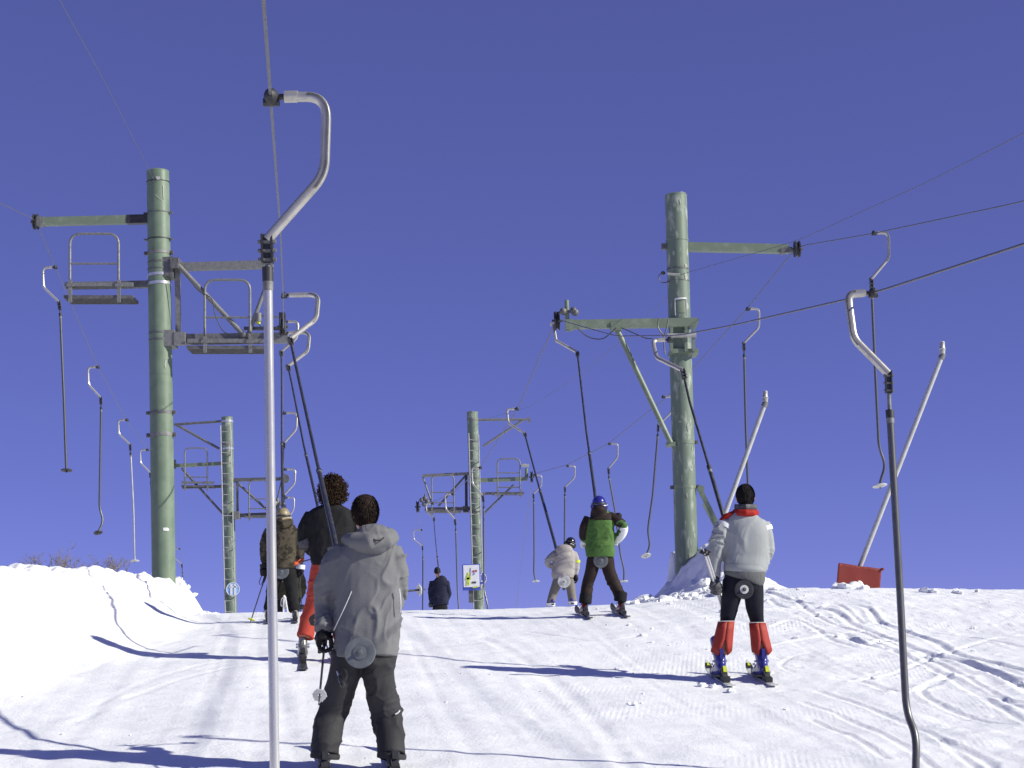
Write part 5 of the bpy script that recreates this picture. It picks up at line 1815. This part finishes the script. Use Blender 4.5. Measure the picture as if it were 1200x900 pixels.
# ------------------------------------------------------------------ snow lances, crash pad, signs, shrubs, snow lumps
def lance(label, top, knee, foot, d, r):
    a, k, f = P(top[0], top[1], d), P(knee[0], knee[1], d), P(foot[0], foot[1], d)
    f.z = min(f.z, G(f.x, f.y) - .05) if foot[1] > 700 else f.z
    T = thing('snow_lance', label, 'snow lance', f, 'snow-making lances')
    MB().tube([f, k], r, 14).build('mast', 'lance', T)
    hd_ = MB().tube([k, k.lerp(a, .2), a.lerp(k, .55), a.lerp(k, .5), a.lerp(k, .35), a], [r * 1.05, r * 1.2, r * 1.2, r * 1.45, r * 1.0, r * .95], 14).build('nozzle_head', 'rung', T)
    MB().cyl(a, a + (a - k).normalized() * .012, r * .8, n=12).build('nozzle_cap', 'white', hd_)
    ax = (k - f).normalized()
    MB().cyl(k - ax * .05, k + ax * .03, r * 1.25, n=14).build('joint_collar', 'galv', T)
    return T


lance('long tilted white snow lance standing in the red pad at right', (1104.5, 401), (1104, 417), (1003, 676), 25.0, .036)
lance('shorter tilted white snow lance rising behind the head of the pale-jacketed man', (897, 459), (896.5, 473), (812, 706), 27.0, .038)

d = 24.8
c0 = P(1006, 678, d)
zb = G(c0.x, d)
pad = thing('crash_pad', 'red tarpaulin crash pad on the snow at the foot of the tilted lance', 'crash pad', Vector((c0.x, d, zb)))


def pad_mesh(mb):
    cor = [(983, 660, -.12), (1033, 667, -.05), (1031, 694, -.05), (980, 691, -.12)]
    fr_ = [P(x, y, d + q) for x, y, q in cor]
    bk = [p + Vector((.06, .34, .02)) for p in fr_]
    n = 8
    for i in range(2):
        pass
    mb.add(fr_ + bk, [(0, 3, 2, 1), (4, 5, 6, 7), (0, 1, 5, 4), (1, 2, 6, 5), (2, 3, 7, 6), (3, 0, 4, 7)])


mb = MB()
pad_mesh(mb)
me = remesh(mb, .014, 3, 'cover')
c = get_co(me)
displace(me, .010 * fbm(np.stack([c[:, 0] * 4, c[:, 1] * 4, c[:, 2] * 2], 1), 2, 91))
cov = link_mesh('cover', me, 'red_pad', pad, True, 80)
MB().ball(P(1034, 667, d - .03), .03, .05, .02).build('flap', 'red_pad', cov)

# notice board on the middle tower
d = 49.6
sb = thing('notice_board', 'white notice board with blue frame and lime figure on the middle tower', 'sign', P(551, 694, d))
k = d / FPX
MB().box(P(552.5, 676.5, d), 21 * k, .05, 30.5 * k).build('frame', 'sign_blue', sb, smooth=False)
pn = MB().box(P(552.5, 675, d - .03), 18.5 * k, .03, 25.5 * k).build('panel', 'sign_white', sb, smooth=False)
fg = MB()
for a, b_, wd in (((548.5, 674), (548.7, 683), 3.4), ((545.8, 678.3), (552, 677.5), 2.4), ((548, 683), (547, 686), 2), ((549.2, 683), (549.6, 685.5), 1.8), ((554, 688.5), (560, 687.5), 1.6)):
    fg.beam(P(a[0], a[1], d - .05), P(b_[0], b_[1], d - .05), .012, wd * k, up=(0, 0, 1) if abs(a[0] - b_[0]) > 2 else (1, 0, 0))
fg.ball(P(548.5, 672.5, d - .05), 1.5 * k, .008, 1.6 * k)
o_ = fg.build('lime_figure', 'sign_lime', pn, smooth=False)
o_['kind'] = 'stuff'
for q, mm, r_ in (((555, 669.5), 'sign_red', 1.1), ((558, 669), 'sign_red', 1.1), ((555.5, 672.5), 'sign_blue', .9)):
    MB().box(P(q[0], q[1], d - .05), r_ * 1.6 * k, .012, r_ * 2 * k).build('mark', mm, pn, smooth=False)
MB().box(P(555.5, 682.5, d - .05), 5 * k, .012, 2.0 * k).build('mark', 'grey_glove', pn, smooth=False)
MB().beam(P(551.5, 665.5, d - .05), P(551, 676, d - .05), .012, .5 * k, up=(1, 0, 0)).build('mark', 'grey_glove', pn, smooth=False)
MB().box(P(552, 694, d + .06), .14, .08, .6).build('post_clip', 'galv_dark', sb, smooth=False)


def round_sign(label, c, d, r, m, marks):
    T = thing('round_sign', label, 'sign', P(c[0], c[1] + r, d))
    k = d / FPX
    p = MB().lathe(P(c[0], c[1], d), (0, 1, 0), [(r * k * .98, -.012), (r * k, 0), (r * k * .98, .012)], 32).build('disc', m, T)
    MB().lathe_open(P(c[0], c[1], d), (0, 1, 0), [(r * k * .90, -.018), (r * k, -.018), (r * k, -.010), (r * k * .90, -.010)], 32).build('rim', 'sign_white', p)
    for a, b_, wd in marks:
        MB().beam(P(a[0], a[1], d - .022), P(b_[0], b_[1], d - .022), .010, wd * k, up=(0, 0, 1) if abs(a[0] - b_[0]) > abs(a[1] - b_[1]) else (1, 0, 0)).build('pictogram', 'sign_white', p, smooth=False)
    MB().box(P(c[0], c[1], d + .09), .06, .16, .3).build('clip', 'galv_dark', T, smooth=False)
    return T


round_sign('round blue sign partly hidden behind the notice board', (562.5, 678, 0), 49.75, 7.8, 'sign_blue', [((561, 673), (564.5, 673), 2.2), ((562.8, 674), (563.2, 680), 1.6), ((560.5, 681.5), (565.5, 681), 1.6)])
round_sign('round pale blue sign low on the ladder of the far left tower', (273, 690.5, 0), 49.6, 7.9, 'sign_pale_blue', [((271, 684.5), (271.2, 697), 2.6), ((275.2, 684.5), (275.4, 697), 2.2), ((268.8, 688), (278, 687.6), 1.4)])


def shrub(label, cx, ybase, d, w_, h_, seed, n):
    rnd = random.Random(seed)
    b = P(cx, ybase, d)
    b.z = G(b.x, b.y) - .05
    T = thing('bare_shrub', label, 'shrub', b, 'leafless shrubs on the snow bank')
    mb = MB()

    def grow(p, dr, ln, r_, lev):
        q = [p]
        dd = dr.copy()
        for i in range(4):
            dd = (dd + Vector([rnd.uniform(-.28, .28) for _ in range(3)])).normalized()
            q.append(q[-1] + dd * ln / 4)
        mb.tube(q, [r_, r_ * .9, r_ * .75, r_ * .6, r_ * .4], 4, caps=False)
        if lev > 0:
            for i in range(rnd.randint(3, 4)):
                t = rnd.randint(1, 4)
                d2 = (dd + Vector([rnd.uniform(-.9, .9), rnd.uniform(-.9, .9), rnd.uniform(-.3, .7)])).normalized()
                grow(q[t], d2, ln * rnd.uniform(.45, .7), r_ * .55, lev - 1)
    for i in range(n):
        a = rnd.uniform(-1, 1)
        grow(b + Vector((a * w_ * .25, rnd.uniform(-.1, .1), 0)), Vector((a * w_ / h_ * .8, rnd.uniform(-.5, .5), 1)).normalized(), h_ * rnd.uniform(.5, .75), .009, 3)
    mb.build('twigs', 'bark', T)


shrub('leftmost bare shrub poking above the snow bank', 52, 668, 22.9, .38, .42, 1, 8)
shrub('sparse thin shrub just right of the leftmost bare shrub', 70, 668, 23.0, .25, .34, 2, 5)
shrub('dense bare shrub on the snow bank, left of the tower foot', 128, 668, 23.6, .42, .36, 3, 14)
shrub('tiny twig shrub between the larger two shrubs on the snow bank', 88, 668, 23.0, .12, .26, 4, 3)

# loose lumps of snow
rnd = random.Random(11)
mb = MB()


def lump(px, d_, r_):
    p = on_snow(px, d_)
    n0 = len(mb.v)
    mb.ball(p + Vector((0, 0, r_ * .25)), r_ * rnd.uniform(.9, 1.4), r_ * rnd.uniform(.8, 1.2), r_ * rnd.uniform(.4, .7), 12, 8)
    for i in range(n0, len(mb.v)):
        v = Vector(mb.v[i])
        k_ = 1.3 / r_
        q = vnoise(np.array([[v.x * k_, v.y * k_, v.z * k_]]), 5)[0] + .5 * vnoise(np.array([[v.x * k_ * 2.3, v.y * k_ * 2.3, v.z * k_ * 2.3]]), 6)[0]
        mb.v[i] = tuple(v + (v - p).normalized() * q * r_ * .55)


for px, d_, r_ in ((985, 23.4, .10), (997, 23.3, .12), (1010, 23.3, .10), (1086, 22.8, .07), (1094, 22.7, .05), (1122, 22.6, .08), (907, 23.4, .06), (755, 24.3, .10), (835, 15.55, .05), (822, 15.6, .03), (858, 15.2, .04)):
    lump(px, d_, r_)
for i in range(60):
    px = rnd.uniform(700, 1200)
    d_ = rnd.uniform(14, 23)
    lump(px, d_, rnd.choice([.008, .010, .012, .015, .02, .028]))
for i in range(30):
    lump(rnd.uniform(20, 700), rnd.uniform(11.5, 23), rnd.choice([.006, .008, .010, .013]))
for i in range(70):
    lump(rnd.uniform(735, 850), rnd.uniform(22.8, 24.2), rnd.choice([.03, .05, .07, .04]))
for i in range(60):
    lump(rnd.uniform(205, 255), rnd.uniform(24.3, 26.2), rnd.choice([.02, .03, .05, .04]))
o_ = mb.build('snow_lumps', 'snow')
o_['kind'] = 'stuff'
o_['label'] = 'small loose lumps of snow scattered over the slope'
